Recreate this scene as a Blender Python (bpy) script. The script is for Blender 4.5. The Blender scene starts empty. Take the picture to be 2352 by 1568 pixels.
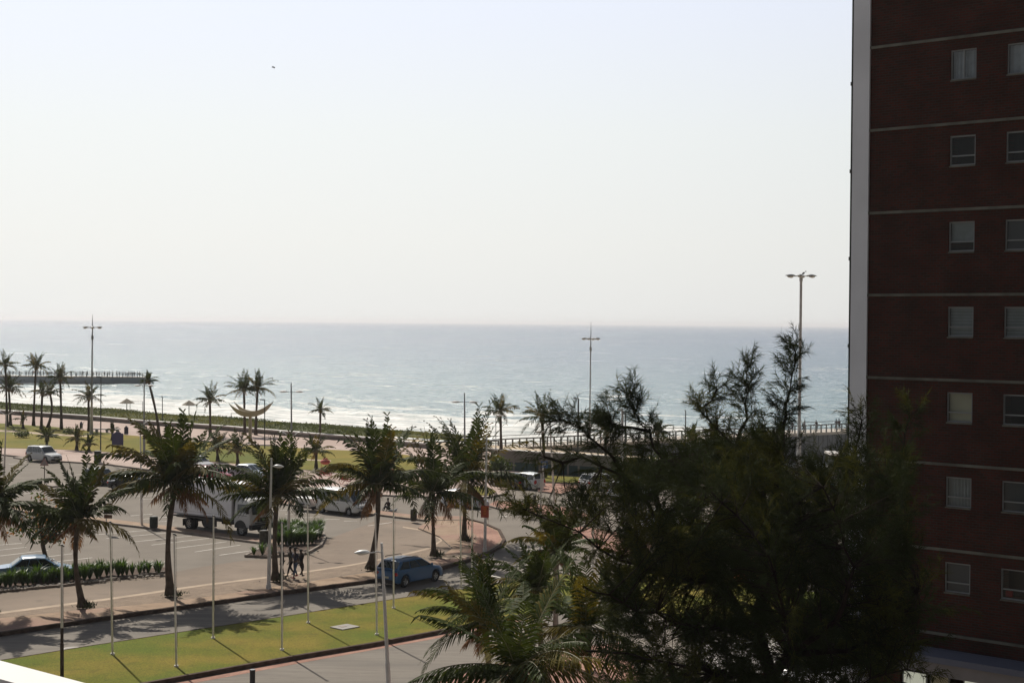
import bpy, bmesh, math, random
from mathutils import Vector, Matrix, noise
random.seed(7)
R = math.radians
SC = bpy.context.scene
HAZE_D = 0.0001
COL = SC.collection
# ---------------------------------------------------------------- camera
F, CX, CY, CAMH = 3600.0, 1176.0, 784.0, 15.5      # focal length and centre in picture units (picture 2352 x 1568)
PITCH, ROLL = R(0.69), R(0.50)
fw = Vector((0, math.cos(PITCH), -math.sin(PITCH)))
r0 = Vector((1, 0, 0)); u0 = Vector((0, math.sin(PITCH), math.cos(PITCH)))
rt = r0 * math.cos(ROLL) + u0 * math.sin(ROLL)
upv = u0 * math.cos(ROLL) - r0 * math.sin(ROLL)
cd = bpy.data.cameras.new('camera'); cam = bpy.data.objects.new('camera', cd); COL.objects.link(cam)
cd.lens = 36 * F / 2352; cd.sensor_width = 36; cd.clip_end = 90000; cd.clip_start = 0.1
m = Matrix.Identity(4)
for i in range(3):
    m[i][0] = rt[i]; m[i][1] = upv[i]; m[i][2] = -fw[i]
m[2][3] = CAMH
cam.matrix_world = m
SC.camera = cam
def ray(px, py):
    return fw * F + rt * (px - CX) + upv * (CY - py)
def G(px, py, z=0.0):
    d = ray(px, py); k = (z - CAMH) / d.z
    return Vector((d.x * k, d.y * k, z))
def U(px, py, Y):
    d = ray(px, py); k = Y / d.y
    return Vector((d.x * k, Y, CAMH + d.z * k))
# ---------------------------------------------------------------- light
SUN_EL, SUN_AZ = R(44), R(-26.5)                    # azimuth measured from +Y towards +X
sundir = Vector((math.sin(SUN_AZ) * math.cos(SUN_EL), math.cos(SUN_AZ) * math.cos(SUN_EL), math.sin(SUN_EL)))
sl = bpy.data.lights.new('sun', 'SUN'); sl.energy = 4.6; sl.angle = R(0.6); sl.color = (1.0, 0.93, 0.82)
so = bpy.data.objects.new('sun', sl); COL.objects.link(so)
so.rotation_euler = sundir.to_track_quat('Z', 'Y').to_euler()
so.location = (0, 0, 60)
W = bpy.data.worlds.new('World'); SC.world = W; W.use_nodes = True
nt = W.node_tree; N = nt.nodes; Lk = nt.links
bg = N['Background']; bg.inputs['Strength'].default_value = 0.0875
sky = N.new('ShaderNodeTexSky'); sky.sky_type = 'NISHITA'; sky.sun_disc = False
sky.sun_elevation = SUN_EL; sky.sun_rotation = SUN_AZ
sky.air_density = 1.0; sky.dust_density = 3.0; sky.ozone_density = 1.5; sky.altitude = 10
# thin bright veil of high cloud over the sky, thicker towards the horizon
tc = N.new('ShaderNodeTexCoord'); sx = N.new('ShaderNodeSeparateXYZ'); Lk.new(tc.outputs['Generated'], sx.inputs[0])
def wramp(stops):
    r = N.new('ShaderNodeValToRGB'); e = r.color_ramp.elements
    while len(e) < len(stops): e.new(0.5)
    for k, (p, c) in enumerate(stops): e[k].position = p; e[k].color = (*c, 1)
    Lk.new(sx.outputs['Z'], r.inputs[0]); return r
veil = wramp([(0.0, (.97,) * 3), (0.6, (.8,) * 3)])
vcol = wramp([(0.0, (8.9, 8.95, 8.75)), (0.05, (9.2, 9.3, 9.05)), (0.12, (9.2, 9.55, 9.55)), (0.2, (8.95, 9.45, 10.6)), (0.3, (7.1, 7.6, 8.8)), (0.55, (2.4, 2.7, 3.2)), (1.0, (1.6, 1.8, 2.3))])
# the side of the sky away from the sun is dimmer
dp = N.new('ShaderNodeVectorMath'); dp.operation = 'DOT_PRODUCT'
Lk.new(tc.outputs['Generated'], dp.inputs[0])
sh = Vector((sundir.x, sundir.y, 0)).normalized(); dp.inputs[1].default_value = (sh.x * .95, sh.y * .95, 0.3)
mr = N.new('ShaderNodeMapRange'); mr.interpolation_type = 'SMOOTHSTEP'
mr.inputs['From Min'].default_value = -0.35; mr.inputs['From Max'].default_value = 1.02
mr.inputs['To Min'].default_value = 0.03; mr.inputs['To Max'].default_value = 1.02
Lk.new(dp.outputs['Value'], mr.inputs[0])
mul = N.new('ShaderNodeVectorMath'); mul.operation = 'SCALE'
Lk.new(vcol.outputs[0], mul.inputs[0]); Lk.new(mr.outputs[0], mul.inputs['Scale'])
mx = N.new('ShaderNodeMix'); mx.data_type = 'RGBA'
Lk.new(veil.outputs[0], mx.inputs['Factor']); Lk.new(sky.outputs[0], mx.inputs[6]); Lk.new(mul.outputs[0], mx.inputs[7])
Lk.new(mx.outputs[2], bg.inputs['Color'])
SC.view_settings.view_transform = 'Standard'; SC.view_settings.look = 'None'
SC.view_settings.gamma = 1; SC.view_settings.exposure = 0.15
SC.cycles.max_bounces = 6; SC.cycles.transparent_max_bounces = 6; SC.cycles.use_denoising = True
SC.cycles.sample_clamp_indirect = 4; SC.cycles.sample_clamp_direct = 12
# ---------------------------------------------------------------- materials
MATS = {}
def mat(name, col, rough=0.7, metal=0.0, var=0.0, vscale=2.0, bump=0.0, bscale=20.0, col2=None, spec=0.5, transl=0.0, coord='Object', emis=None, alpha=None):
    if name in MATS: return MATS[name]
    M = bpy.data.materials.new(name); M.use_nodes = True
    nt = M.node_tree; b = nt.nodes['Principled BSDF']
    b.inputs['Roughness'].default_value = rough; b.inputs['Metallic'].default_value = metal
    b.inputs['Specular IOR Level'].default_value = spec
    c = (*col, 1)
    b.inputs['Base Color'].default_value = c
    src = None
    if var > 0 or col2:
        t = nt.nodes.new('ShaderNodeTexCoord'); n = nt.nodes.new('ShaderNodeTexNoise')
        n.inputs['Scale'].default_value = vscale; n.inputs['Detail'].default_value = 5
        nt.links.new(t.outputs[coord], n.inputs['Vector'])
        r = nt.nodes.new('ShaderNodeValToRGB')
        r.color_ramp.elements[0].position = 0.35; r.color_ramp.elements[1].position = 0.65
        a = tuple(x * (1 - var) for x in col); bb = col2 if col2 else tuple(min(1, x * (1 + var)) for x in col)
        r.color_ramp.elements[0].color = (*a, 1); r.color_ramp.elements[1].color = (*bb, 1)
        nt.links.new(n.outputs['Fac'], r.inputs[0]); nt.links.new(r.outputs[0], b.inputs['Base Color']); src = r.outputs[0]
    if bump > 0:
        t = nt.nodes.new('ShaderNodeTexCoord'); n = nt.nodes.new('ShaderNodeTexNoise'); n.inputs['Scale'].default_value = bscale
        nt.links.new(t.outputs[coord], n.inputs['Vector'])
        bp = nt.nodes.new('ShaderNodeBump'); bp.inputs['Strength'].default_value = bump
        nt.links.new(n.outputs['Fac'], bp.inputs['Height']); nt.links.new(bp.outputs[0], b.inputs['Normal'])
    if transl > 0:
        o = nt.nodes['Material Output']; tr = nt.nodes.new('ShaderNodeBsdfTranslucent'); ms = nt.nodes.new('ShaderNodeMixShader')
        ms.inputs[0].default_value = transl
        tr.inputs['Color'].default_value = (min(1, col[0] * 1.9), min(1, col[1] * 1.7), col[2] * 0.7, 1)
        nt.links.new(b.outputs[0], ms.inputs[1]); nt.links.new(tr.outputs[0], ms.inputs[2]); nt.links.new(ms.outputs[0], o.inputs['Surface'])
    if emis:
        b.inputs['Emission Color'].default_value = (*emis[0], 1); b.inputs['Emission Strength'].default_value = emis[1]
    MATS[name] = M
    return M
def ground_mat(name, c1, c2, s1, c3=None, s3=0.15, rough=0.9, fine=0.12, brick=None, stretch=1.0):
    """two-scale noise ground in world space, optional paver pattern"""
    if name in MATS: return MATS[name]
    M = bpy.data.materials.new(name); M.use_nodes = True; nt = M.node_tree; b = nt.nodes['Principled BSDF']
    b.inputs['Roughness'].default_value = rough; b.inputs['Specular IOR Level'].default_value = 0.25
    g = nt.nodes.new('ShaderNodeNewGeometry'); mp = nt.nodes.new('ShaderNodeMapping'); mp.inputs['Rotation'].default_value = (0, 0, R(-49.0))
    mp.inputs['Scale'].default_value = (1, stretch, 1)
    nt.links.new(g.outputs['Position'], mp.inputs[0])
    def nz(scale, detail=6):
        n = nt.nodes.new('ShaderNodeTexNoise'); n.inputs['Scale'].default_value = scale; n.inputs['Detail'].default_value = detail
        nt.links.new(mp.outputs[0], n.inputs['Vector']); return n.outputs['Fac']
    def ramp(src, p0, p1, ca, cb):
        r = nt.nodes.new('ShaderNodeValToRGB'); r.color_ramp.elements[0].position = p0; r.color_ramp.elements[1].position = p1
        r.color_ramp.elements[0].color = (*ca, 1); r.color_ramp.elements[1].color = (*cb, 1); nt.links.new(src, r.inputs[0]); return r.outputs[0]
    cur = ramp(nz(s1), 0.36, 0.64, c1, c2)
    kk = ramp(nz(1.1, 6), 0.32, 0.42, (0.80, 0.80, 0.81), (1, 1, 1)); x = nt.nodes.new('ShaderNodeMix'); x.data_type = 'RGBA'; x.blend_type = 'MULTIPLY'; x.inputs['Factor'].default_value = 1; nt.links.new(cur, x.inputs[6]); nt.links.new(kk, x.inputs[7]); cur = x.outputs[2]
    if c3:
        k = ramp(nz(s3), 0.48, 0.66, (0, 0, 0), (1, 1, 1))
        x = nt.nodes.new('ShaderNodeMix'); x.data_type = 'RGBA'; nt.links.new(k, x.inputs['Factor']); nt.links.new(cur, x.inputs[6]); x.inputs[7].default_value = (*c3, 1); cur = x.outputs[2]
    f = ramp(nz(18, 3), 0.3, 0.7, (1 - fine,) * 3, (1 + fine,) * 3)
    x = nt.nodes.new('ShaderNodeMix'); x.data_type = 'RGBA'; x.blend_type = 'MULTIPLY'; x.inputs['Factor'].default_value = 1
    nt.links.new(cur, x.inputs[6]); nt.links.new(f, x.inputs[7]); cur = x.outputs[2]
    if brick:
        bw, bh, dark = brick
        bt = nt.nodes.new('ShaderNodeTexBrick'); bt.inputs['Scale'].default_value = 1; bt.inputs['Brick Width'].default_value = bw; bt.inputs['Row Height'].default_value = bh
        bt.inputs['Mortar Size'].default_value = 0.012; bt.inputs['Color1'].default_value = (1, 1, 1, 1); bt.inputs['Color2'].default_value = (0.82, 0.8, 0.8, 1)
        bt.inputs['Mortar'].default_value = (dark, dark, dark, 1); nt.links.new(mp.outputs[0], bt.inputs[0])
        x = nt.nodes.new('ShaderNodeMix'); x.data_type = 'RGBA'; x.blend_type = 'MULTIPLY'; x.inputs['Factor'].default_value = 1
        nt.links.new(cur, x.inputs[6]); nt.links.new(bt.outputs[0], x.inputs[7]); cur = x.outputs[2]
    nt.links.new(cur, b.inputs['Base Color'])
    MATS[name] = M
    return M
# ---------------------------------------------------------------- mesh helpers
class MB:
    def __init__(s): s.v = []; s.f = []; s.m = []
    def face(s, pts, mi=0):
        i = len(s.v); s.v.extend([tuple(p) for p in pts]); s.f.append(tuple(range(i, i + len(pts)))); s.m.append(mi); return s
    def box(s, c, d, rz=0.0, mi=0, M=None):
        ca, sa = math.cos(rz), math.sin(rz); i = len(s.v)
        for z in (-1, 1):
            for y in (-1, 1):
                for x in (-1, 1):
                    lx, ly = x * d[0] / 2, y * d[1] / 2
                    p = Vector((c[0] + lx * ca - ly * sa, c[1] + lx * sa + ly * ca, c[2] + z * d[2] / 2))
                    if M: p = M @ p
                    s.v.append(tuple(p))
        for q in ((0, 2, 3, 1), (4, 5, 7, 6), (0, 1, 5, 4), (2, 6, 7, 3), (0, 4, 6, 2), (1, 3, 7, 5)):
            s.f.append(tuple(i + k for k in q)); s.m.append(mi)
        return s
    def tube(s, pts, rad, n=8, mi=0, cap=True):
        pts = [Vector(p) for p in pts]; rings = []
        if not isinstance(rad, (list, tuple)): rad = [rad] * len(pts)
        ref = Vector((0, 0, 1))
        if abs((pts[-1] - pts[0]).normalized().dot(ref)) > 0.9: ref = Vector((1, 0, 0))
        for k, p in enumerate(pts):
            t = (pts[min(k + 1, len(pts) - 1)] - pts[max(k - 1, 0)]).normalized()
            a = t.cross(ref).normalized(); b = t.cross(a)
            i = len(s.v)
            for j in range(n):
                th = 2 * math.pi * j / n
                s.v.append(tuple(p + (a * math.cos(th) + b * math.sin(th)) * rad[k]))
            rings.append(i)
        for k in range(len(pts) - 1):
            for j in range(n):
                j2 = (j + 1) % n
                s.f.append((rings[k] + j, rings[k] + j2, rings[k + 1] + j2, rings[k + 1] + j)); s.m.append(mi)
        if cap:
            s.f.append(tuple(rings[0] + j for j in range(n))[::-1]); s.m.append(mi)
            s.f.append(tuple(rings[-1] + j for j in range(n))); s.m.append(mi)
        return s
    def prism(s, poly, z0, z1, mi=0, ms=None):
        ms = mi if ms is None else ms
        n = len(poly); i = len(s.v)
        area = sum(poly[k][0] * poly[(k + 1) % n][1] - poly[(k + 1) % n][0] * poly[k][1] for k in range(n))
        if area < 0: poly = poly[::-1]
        for p in poly: s.v.append((p[0], p[1], z0))
        for p in poly: s.v.append((p[0], p[1], z1))
        s.f.append(tuple(i + n + k for k in range(n))); s.m.append(mi)
        for k in range(n):
            k2 = (k + 1) % n
            s.f.append((i + k, i + k2, i + n + k2, i + n + k)); s.m.append(ms)
        return s
    def ellipsoid(s, c, r, nu=12, nv=7, mi=0, M=None):
        i = len(s.v)
        for a in range(nv + 1):
            ph = math.pi * a / nv
            for b in range(nu):
                th = 2 * math.pi * b / nu
                p = Vector((c[0] + r[0] * math.sin(ph) * math.cos(th), c[1] + r[1] * math.sin(ph) * math.sin(th), c[2] + r[2] * math.cos(ph)))
                if M: p = M @ p
                s.v.append(tuple(p))
        for a in range(nv):
            for b in range(nu):
                b2 = (b + 1) % nu
                s.f.append((i + a * nu + b, i + (a + 1) * nu + b, i + (a + 1) * nu + b2, i + a * nu + b2)); s.m.append(mi)
        return s
    def grid(s, rows, mi=0, close=False):
        i = len(s.v); n = len(rows[0])
        for r in rows: s.v.extend([tuple(p) for p in r])
        for a in range(len(rows) - 1):
            for b in range(n if close else n - 1):
                b2 = (b + 1) % n
                s.f.append((i + a * n + b, i + a * n + b2, i + (a + 1) * n + b2, i + (a + 1) * n + b)); s.m.append(mi)
        return s
    def build(s, name, mats, parent=None, smooth=False, loc=None, merge=False):
        me = bpy.data.meshes.new(name); me.from_pydata(s.v, [], s.f); me.update()
        if not isinstance(mats, (list, tuple)): mats = [mats]
        for x in mats: me.materials.append(x)
        me.polygons.foreach_set('material_index', s.m)
        if smooth: me.polygons.foreach_set('use_smooth', [True] * len(s.f))
        if merge:
            bm = bmesh.new(); bm.from_mesh(me); bmesh.ops.remove_doubles(bm, verts=bm.verts, dist=0.0005)
            bmesh.ops.recalc_face_normals(bm, faces=bm.faces); bm.to_mesh(me); bm.free()
        o = bpy.data.objects.new(name, me); COL.objects.link(o)
        if parent: o.parent = parent
        if loc: o.location = loc
        return o
def tag(o, label, cat, group=None):
    o['label'] = label; o['category'] = cat
    if group: o['group'] = group
    return o
def thing(name, label, cat, loc=(0, 0, 0), rz=0.0, group=None):
    o = bpy.data.objects.new(name, None); COL.objects.link(o); o.location = loc; o.rotation_euler = (0, 0, rz)
    o.empty_display_size = 0.2
    return tag(o, label, cat, group)
def struct(o): o['kind'] = 'structure'; return o
def smooth_angle(o, deg=35):
    o.data.polygons.foreach_set('use_smooth', [True] * len(o.data.polygons))
    bm = bmesh.new(); bm.from_mesh(o.data)
    for e in bm.edges:
        if len(e.link_faces) == 2 and e.calc_face_angle(0) > R(deg): e.smooth = False
    bm.to_mesh(o.data); bm.free()
KIDS = {}
def dup(root, loc=None, rz=None, label=None, group=None, scale=None):
    def cp(o, par):
        c = o.copy(); COL.objects.link(c)
        if par: c.parent = par
        for ch in o.children: cp(ch, c)
        return c
    c = cp(root, None)
    if loc is not None: c.location = loc
    if rz is not None: c.rotation_euler = (0, 0, rz)
    if label: c['label'] = label
    if group: c['group'] = group
    if scale: c.scale = (scale,) * 3
    return c
SC.cycles.volume_bounces = 0
# ---------------------------------------------------------------- coast frame: U along the beach, NV seaward
UX, UY, NX, NY = 0.764, -0.645, 0.645, 0.764
def ST(s, t, z=0.0): return Vector((s * UX + t * NX, s * UY + t * NY, z))
SEA = -5.0
ASPH = ground_mat('asphalt', (0.175, 0.152, 0.128), (0.215, 0.187, 0.157), 0.35, (0.155, 0.137, 0.118), 0.09, fine=0.08)
ROADM = ground_mat('road_asphalt', (0.168, 0.148, 0.126), (0.20, 0.178, 0.152), 0.4, (0.148, 0.132, 0.115), 0.12, fine=0.08, stretch=7)
BROWN = ground_mat('driveway_paving', (0.19, 0.145, 0.11), (0.225, 0.175, 0.135), 0.3, (0.165, 0.13, 0.10), 0.12, fine=0.08)
PAVE = ground_mat('pavement_brick', (0.30, 0.21, 0.14), (0.36, 0.26, 0.18), 0.5, (0.31, 0.19, 0.145), 0.25, fine=0.1, brick=(0.8, 0.4, 0.62))
COBBLE = ground_mat('cobble_strip', (0.215, 0.16, 0.115), (0.26, 0.195, 0.14), 0.9, fine=0.25, brick=(0.4, 0.2, 0.75))
PINKP = ground_mat('promenade_paving', (0.39, 0.30, 0.26), (0.45, 0.35, 0.305), 0.2, (0.35, 0.255, 0.22), 0.08, fine=0.06)
REDP = ground_mat('red_paving', (0.33, 0.175, 0.13), (0.40, 0.23, 0.175), 0.5, (0.28, 0.15, 0.11), 0.2, fine=0.15, brick=(0.4, 0.2, 0.7))
GRASS = ground_mat('lawn_grass', (0.105, 0.112, 0.004), (0.172, 0.136, 0.014), 0.38, (0.078, 0.112, 0.003), 0.15, rough=1, fine=0.42)
GRASS2 = ground_mat('promenade_grass', (0.14, 0.128, 0.008), (0.21, 0.16, 0.02), 0.12, (0.09, 0.108, 0.006), 0.05, rough=1, fine=0.3)
KERB = mat('kerb_concrete', (0.24, 0.20, 0.17), 0.9, var=0.25, vscale=1.5)
KERB_SHADE = mat('kerb_painted_shade', (0.085, 0.06, 0.048), 0.95, var=0.3, vscale=2.5, spec=.1)  # darker copy of the kerb colour: shadow along the kerb edges painted in
CONC = mat('concrete', (0.32, 0.30, 0.28), 0.9, var=0.15, vscale=0.8)
WHITE_LINE = mat('road_paint', (0.62, 0.59, 0.54), 0.8, var=0.25, vscale=1.2)
# ---- terrain: one sheet, flat by the street, sloping to the beach and under the sea
def tz(t, s=-300):
    w = min(1, max(0, (s + 235) / 60)); e_ = 212 - 30 * w
    if t < 148: return 0.0
    if t < e_: k = (t - 148) / (e_ - 148); return -5.6 * (k * k * (3 - 2 * k))
    return -5.6 - min(3.0, (t - e_) * 0.03)
M = bpy.data.materials.new('ground_sheet'); M.use_nodes = True; nt = M.node_tree; b = nt.nodes['Principled BSDF']; b.inputs['Roughness'].default_value = 0.92
b.inputs['Specular IOR Level'].default_value = 0.2
g = nt.nodes.new('ShaderNodeNewGeometry'); dpn = nt.nodes.new('ShaderNodeVectorMath'); dpn.operation = 'DOT_PRODUCT'; dpn.inputs[1].default_value = (NX, NY, 0)
nt.links.new(g.outputs['Position'], dpn.inputs[0])
nz = nt.nodes.new('ShaderNodeTexNoise'); nz.inputs['Scale'].default_value = 0.35; nz.inputs['Detail'].default_value = 6; nt.links.new(g.outputs['Position'], nz.inputs[0])
rs = nt.nodes.new('ShaderNodeValToRGB'); rs.color_ramp.elements[0].color = (0.42, 0.33, 0.23, 1); rs.color_ramp.elements[1].color = (0.56, 0.46, 0.34, 1); nt.links.new(nz.outputs[0], rs.inputs[0])
ra = nt.nodes.new('ShaderNodeValToRGB'); ra.color_ramp.elements[0].position = .35; ra.color_ramp.elements[1].position = .65; ra.color_ramp.elements[0].color = (0.17, 0.148, 0.125, 1); ra.color_ramp.elements[1].color = (0.20, 0.175, 0.148, 1); nt.links.new(nz.outputs[0], ra.inputs[0])
gt = nt.nodes.new('ShaderNodeMath'); gt.operation = 'GREATER_THAN'; gt.inputs[1].default_value = 140.5; nt.links.new(dpn.outputs['Value'], gt.inputs[0])
mx = nt.nodes.new('ShaderNodeMix'); mx.data_type = 'RGBA'; nt.links.new(gt.outputs[0], mx.inputs['Factor']); nt.links.new(ra.outputs[0], mx.inputs[6]); nt.links.new(rs.outputs[0], mx.inputs[7]); nt.links.new(mx.outputs[2], b.inputs['Base Color'])
ts = [-120, 20, 139, 142, 150] + [150 + 4 * k for k in range(1, 18)] + [260, 340]
ss = [-900 + 15 * k for k in range(121)]
mb = MB(); mb.grid([[ST(s, t, tz(t, s)) for s in ss] for t in ts])
struct(mb.build('ground', M, smooth=False))
# ---- sea
M = bpy.data.materials.new('sea_water'); M.use_nodes = True; nt = M.node_tree; b = nt.nodes['Principled BSDF']
def nd(t): return nt.nodes.new(t)
def lk(a, b_): nt.links.new(a, b_)
g = nd('ShaderNodeNewGeometry'); mp = nd('ShaderNodeMapping'); mp.inputs['Rotation'].default_value = (0, 0, R(40.2)); lk(g.outputs['Position'], mp.inputs[0])
sp = nd('ShaderNodeSeparateXYZ'); lk(mp.outputs[0], sp.inputs[0])        # X = along the shore, Y = seaward distance t
def mathn(op, a, bv):
    n = nd('ShaderNodeMath'); n.operation = op
    for i, v in enumerate((a, bv)):
        if isinstance(v, (int, float)): n.inputs[i].default_value = v
        elif v is not None: lk(v, n.inputs[i])
    return n.outputs[0]
def noise_at(sx_, sy_, sc, det=4, rough=.55):
    q = nd('ShaderNodeMapping'); q.inputs['Scale'].default_value = (sx_, sy_, 1); lk(mp.outputs[0], q.inputs[0])
    n = nd('ShaderNodeTexNoise'); n.inputs['Scale'].default_value = sc; n.inputs['Detail'].default_value = det; n.inputs['Roughness'].default_value = rough; lk(q.outputs[0], n.inputs['Vector']); return n.outputs['Fac']
def ramp(src, stops):
    r = nd('ShaderNodeValToRGB'); e = r.color_ramp.elements
    while len(e) < len(stops): e.new(0.5)
    for k, (p, c) in enumerate(stops):
        e[k].position = p; e[k].color = (*c, 1) if isinstance(c, tuple) else (c, c, c, 1)
    lk(src, r.inputs[0]); return r.outputs[0]
T = sp.outputs['Y']
warp = mathn('MULTIPLY', mathn('SUBTRACT', noise_at(.6, 1, .018, 3), .5), 46)
Tw = mathn('ADD', T, warp)
tn = mathn('DIVIDE', Tw, 800)                                              # 0..1 over 800 m
base = ramp(mathn('DIVIDE', Tw, 2400), [(0.08, (0.17, 0.25, 0.26)), (0.14, (0.07, 0.165, 0.20)), (0.28, (0.022, 0.095, 0.165)), (0.9, (0.015, 0.08, 0.17))])
# dominance of foam with distance from the shore
dom = ramp(tn, [(0.20, 1.0), (0.285, 0.84), (0.315, 0.50), (0.345, 0.26), (0.40, 0.10), (0.455, 0.27), (0.50, 0.10), (0.60, 0.0)])
fn = noise_at(.75, 1.25, .07, 10, .7)
sw = nd('ShaderNodeMath'); sw.operation = 'SINE'; lk(mathn('MULTIPLY', mathn('ADD', Tw, mathn('MULTIPLY', noise_at(.5, .5, .05, 3), 30)), .34), sw.inputs[0])
foam = mathn('SUBTRACT', mathn('ADD', dom, mathn('MULTIPLY', mathn('SUBTRACT', fn, .5), 2.1)), mathn('SUBTRACT', .36, mathn('MULTIPLY', sw.outputs[0], .09)))
foam = ramp(foam, [(0.02, 0.0), (0.22, 1.0)])
caps = ramp(mathn('MULTIPLY', noise_at(.3, 1, .16, 6, .7), noise_at(.5, 1, .02, 2)), [(0.375, 0.0), (0.42, .75)])
allf = mathn('MAXIMUM', foam, caps)
mxc = nd('ShaderNodeMix'); mxc.data_type = 'RGBA'; lk(allf, mxc.inputs['Factor']); lk(base, mxc.inputs[6])
fcol = ramp(noise_at(.5, 1.2, .22, 6, .6), [(0.3, (0.36, 0.41, 0.41)), (0.56, (0.82, 0.82, 0.80))]); lk(fcol, mxc.inputs[7])
lk(mxc.outputs[2], b.inputs['Base Color'])
lk(mathn('ADD', mathn('MULTIPLY', allf, .6), .22), b.inputs['Roughness'])
b.inputs['IOR'].default_value = 1.33; b.inputs['Specular IOR Level'].default_value = 0.5
h = mathn('ADD', mathn('ADD', mathn('MULTIPLY', noise_at(.35, 1, .10, 3), 2.2), mathn('MULTIPLY', noise_at(.5, 1, .5, 4), .9)), mathn('MULTIPLY', noise_at(.7, 1, 2.2, 3), .22))
bp = nd('ShaderNodeBump'); bp.inputs['Strength'].default_value = 1.0; bp.inputs['Distance'].default_value = 1.5; lk(h, bp.inputs['Height']); lk(bp.outputs[0], b.inputs['Normal'])
rows = []
nr, na = 330, 300
for i in range(nr):
    d = 195 * (60000 / 195.0) ** ((i / (nr - 1)) ** 1.25)
    row = []
    for j in range(na):
        a = R(-50 + 100 * j / (na - 1)); x, y = d * math.sin(a), d * math.cos(a)
        t = x * NX + y * NY; s = x * UX + y * UY
        z = 0.0
        if d < 900:
            k = max(0, 1 - d / 900)
            w = t + 9 * math.sin(s * .021) + 5 * math.sin(s * .053 + 1.3)
            amp = 1.1 * (0.35 + 0.65 * max(0, math.sin(s * .011 + t * .02)))
            ph = (w / 27.0) % 1.0
            z = k * (amp * (math.exp(-((ph - .5) / .12) ** 2) - .2) + .25 * noise.noise(Vector((s * .06, t * .16, 3))) * 2)
            if t < 235: z *= max(0.15, (t - 200) / 35)
        row.append((x, y, SEA + z))
    rows.append(row)
mb = MB(); mb.grid(rows); struct(mb.build('sea', M, smooth=True))
# ---- helpers to lay sheets and raised pavements from outlines on the ground
def outline(px, z=0.0): return [G(x, y, z) for x, y in px]
def sheet(name, px, lvl, m, h=None):
    z = 0.004 * lvl
    pts = outline(px); 
    o = MB().prism([(p.x, p.y) for p in pts], -0.05, z, 0).build(name, m)
    return struct(o)
def raised(name, px, z1, m, mside=KERB):
    pts = outline(px)
    return struct(MB().prism([(p.x, p.y) for p in pts], -0.05, z1, 0, 1).build(name, [m, mside]))
def kerb(name, px, w=0.16, h=0.15, m=KERB, closed=False):
    P = [Vector((p.x, p.y)) for p in outline(px)]
    if closed: P.append(P[0])
    rows = []
    for k, p in enumerate(P):
        d = (P[min(k + 1, len(P) - 1)] - P[max(k - 1, 0)]).normalized(); n = Vector((-d.y, d.x)) * w / 2
        rows.append([(p.x - n.x, p.y - n.y, -.02), (p.x - n.x, p.y - n.y, h), (p.x + n.x, p.y + n.y, h), (p.x + n.x, p.y + n.y, -.02)])
    o = MB().grid(rows, close=True).build(name, m); return struct(o)
# ---- middle road, lower road, grass island
kerb_hi = [(-260, 1497), (0, 1460), (196, 1430), (392, 1402), (627, 1368), (862, 1336), (1016, 1307), (1066, 1293), (1126, 1271), (1150, 1257), (1158, 1243), (1146, 1221), (1110, 1205), (1072, 1195)]
grass_up = [(-300, 1570), (0, 1522), (196, 1490), (392, 1460), (627, 1424), (862, 1387), (984, 1368), (1154, 1342), (1290, 1322), (1340, 1330)]
grass_lo = [(1330, 1396), (1200, 1418), (988, 1459), (862, 1483), (700, 1510), (500, 1546), (392, 1566), (200, 1602), (-300, 1700)]
sheet('middle_road', [(-300, 1500), (0, 1462), (392, 1404), (862, 1338), (1016, 1309), (1126, 1273), (1156, 1250), (1250, 1250), (1340, 1322), (1290, 1330), (984, 1376), (392, 1470), (0, 1530), (-300, 1580)], 1, ROADM)
raised('grass_island', grass_up + grass_lo, 0.13, GRASS)
kerb('island_kerb', grass_lo, 0.2, 0.2, KERB_SHADE); kerb('island_far_kerb', grass_up, 0.1, 0.14, KERB_SHADE)
sheet('lower_road', [(-300, 1690), (392, 1562), (988, 1455), (1330, 1392), (1500, 1420), (1150, 1560), (900, 1640), (300, 1800)], 1, ROADM)
gut = [(392, 1569), (700, 1513), (988, 1462), (1200, 1421), (1200, 1426), (988, 1468), (700, 1520), (392, 1578)]
sheet('red_gutter', gut, 2, REDP)
raised('near_pavement', [(950, 1592), (1016, 1566), (1090, 1543), (1250, 1500), (1420, 1480), (1500, 1600), (1000, 1750)], 0.12, REDP)
kerb('near_kerb', [(950, 1592), (1016, 1566), (1090, 1543), (1250, 1500), (1420, 1480)], 0.16, 0.15)
# ---- street pavement (raised) with cobble strip and driveway paving behind
pav_in = [(1072, 1195), (985, 1198), (960, 1215), (1010, 1235), (1040, 1262), (1000, 1290), (900, 1310), (800, 1325), (627, 1352), (392, 1386), (196, 1404), (0, 1424), (-260, 1455)]
sheet('brown_driveway', [(-260, 1392), (0, 1362), (100, 1351), (384, 1316), (470, 1300), (560, 1287), (720, 1273), (752, 1238), (840, 1205), (870, 1192), (985, 1200), (1060, 1212), (1060, 1290), (800, 1332), (392, 1390), (0, 1430), (-260, 1460)], 1, BROWN)
raised('street_pavement', kerb_hi + pav_in, 0.12, PAVE)
kerb('street_kerb', kerb_hi, 0.22, 0.2, KERB_SHADE)
raised('red_corner_paving', [(1072, 1199), (1108, 1208), (1142, 1223), (1152, 1243), (1120, 1267), (1066, 1286), (1080, 1262), (1100, 1240), (1080, 1220), (1050, 1206)], 0.124, REDP)
sheet('cobble_strip', [(-260, 1434), (0, 1405), (235, 1375), (470, 1341), (627, 1322), (800, 1297), (905, 1277), (985, 1257), (1012, 1240), (985, 1222), (925, 1211), (930, 1207), (995, 1217), (1040, 1240), (1024, 1262), (960, 1285), (840, 1312), (627, 1346), (392, 1381), (0, 1421), (-260, 1452)], 2, COBBLE)
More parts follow.
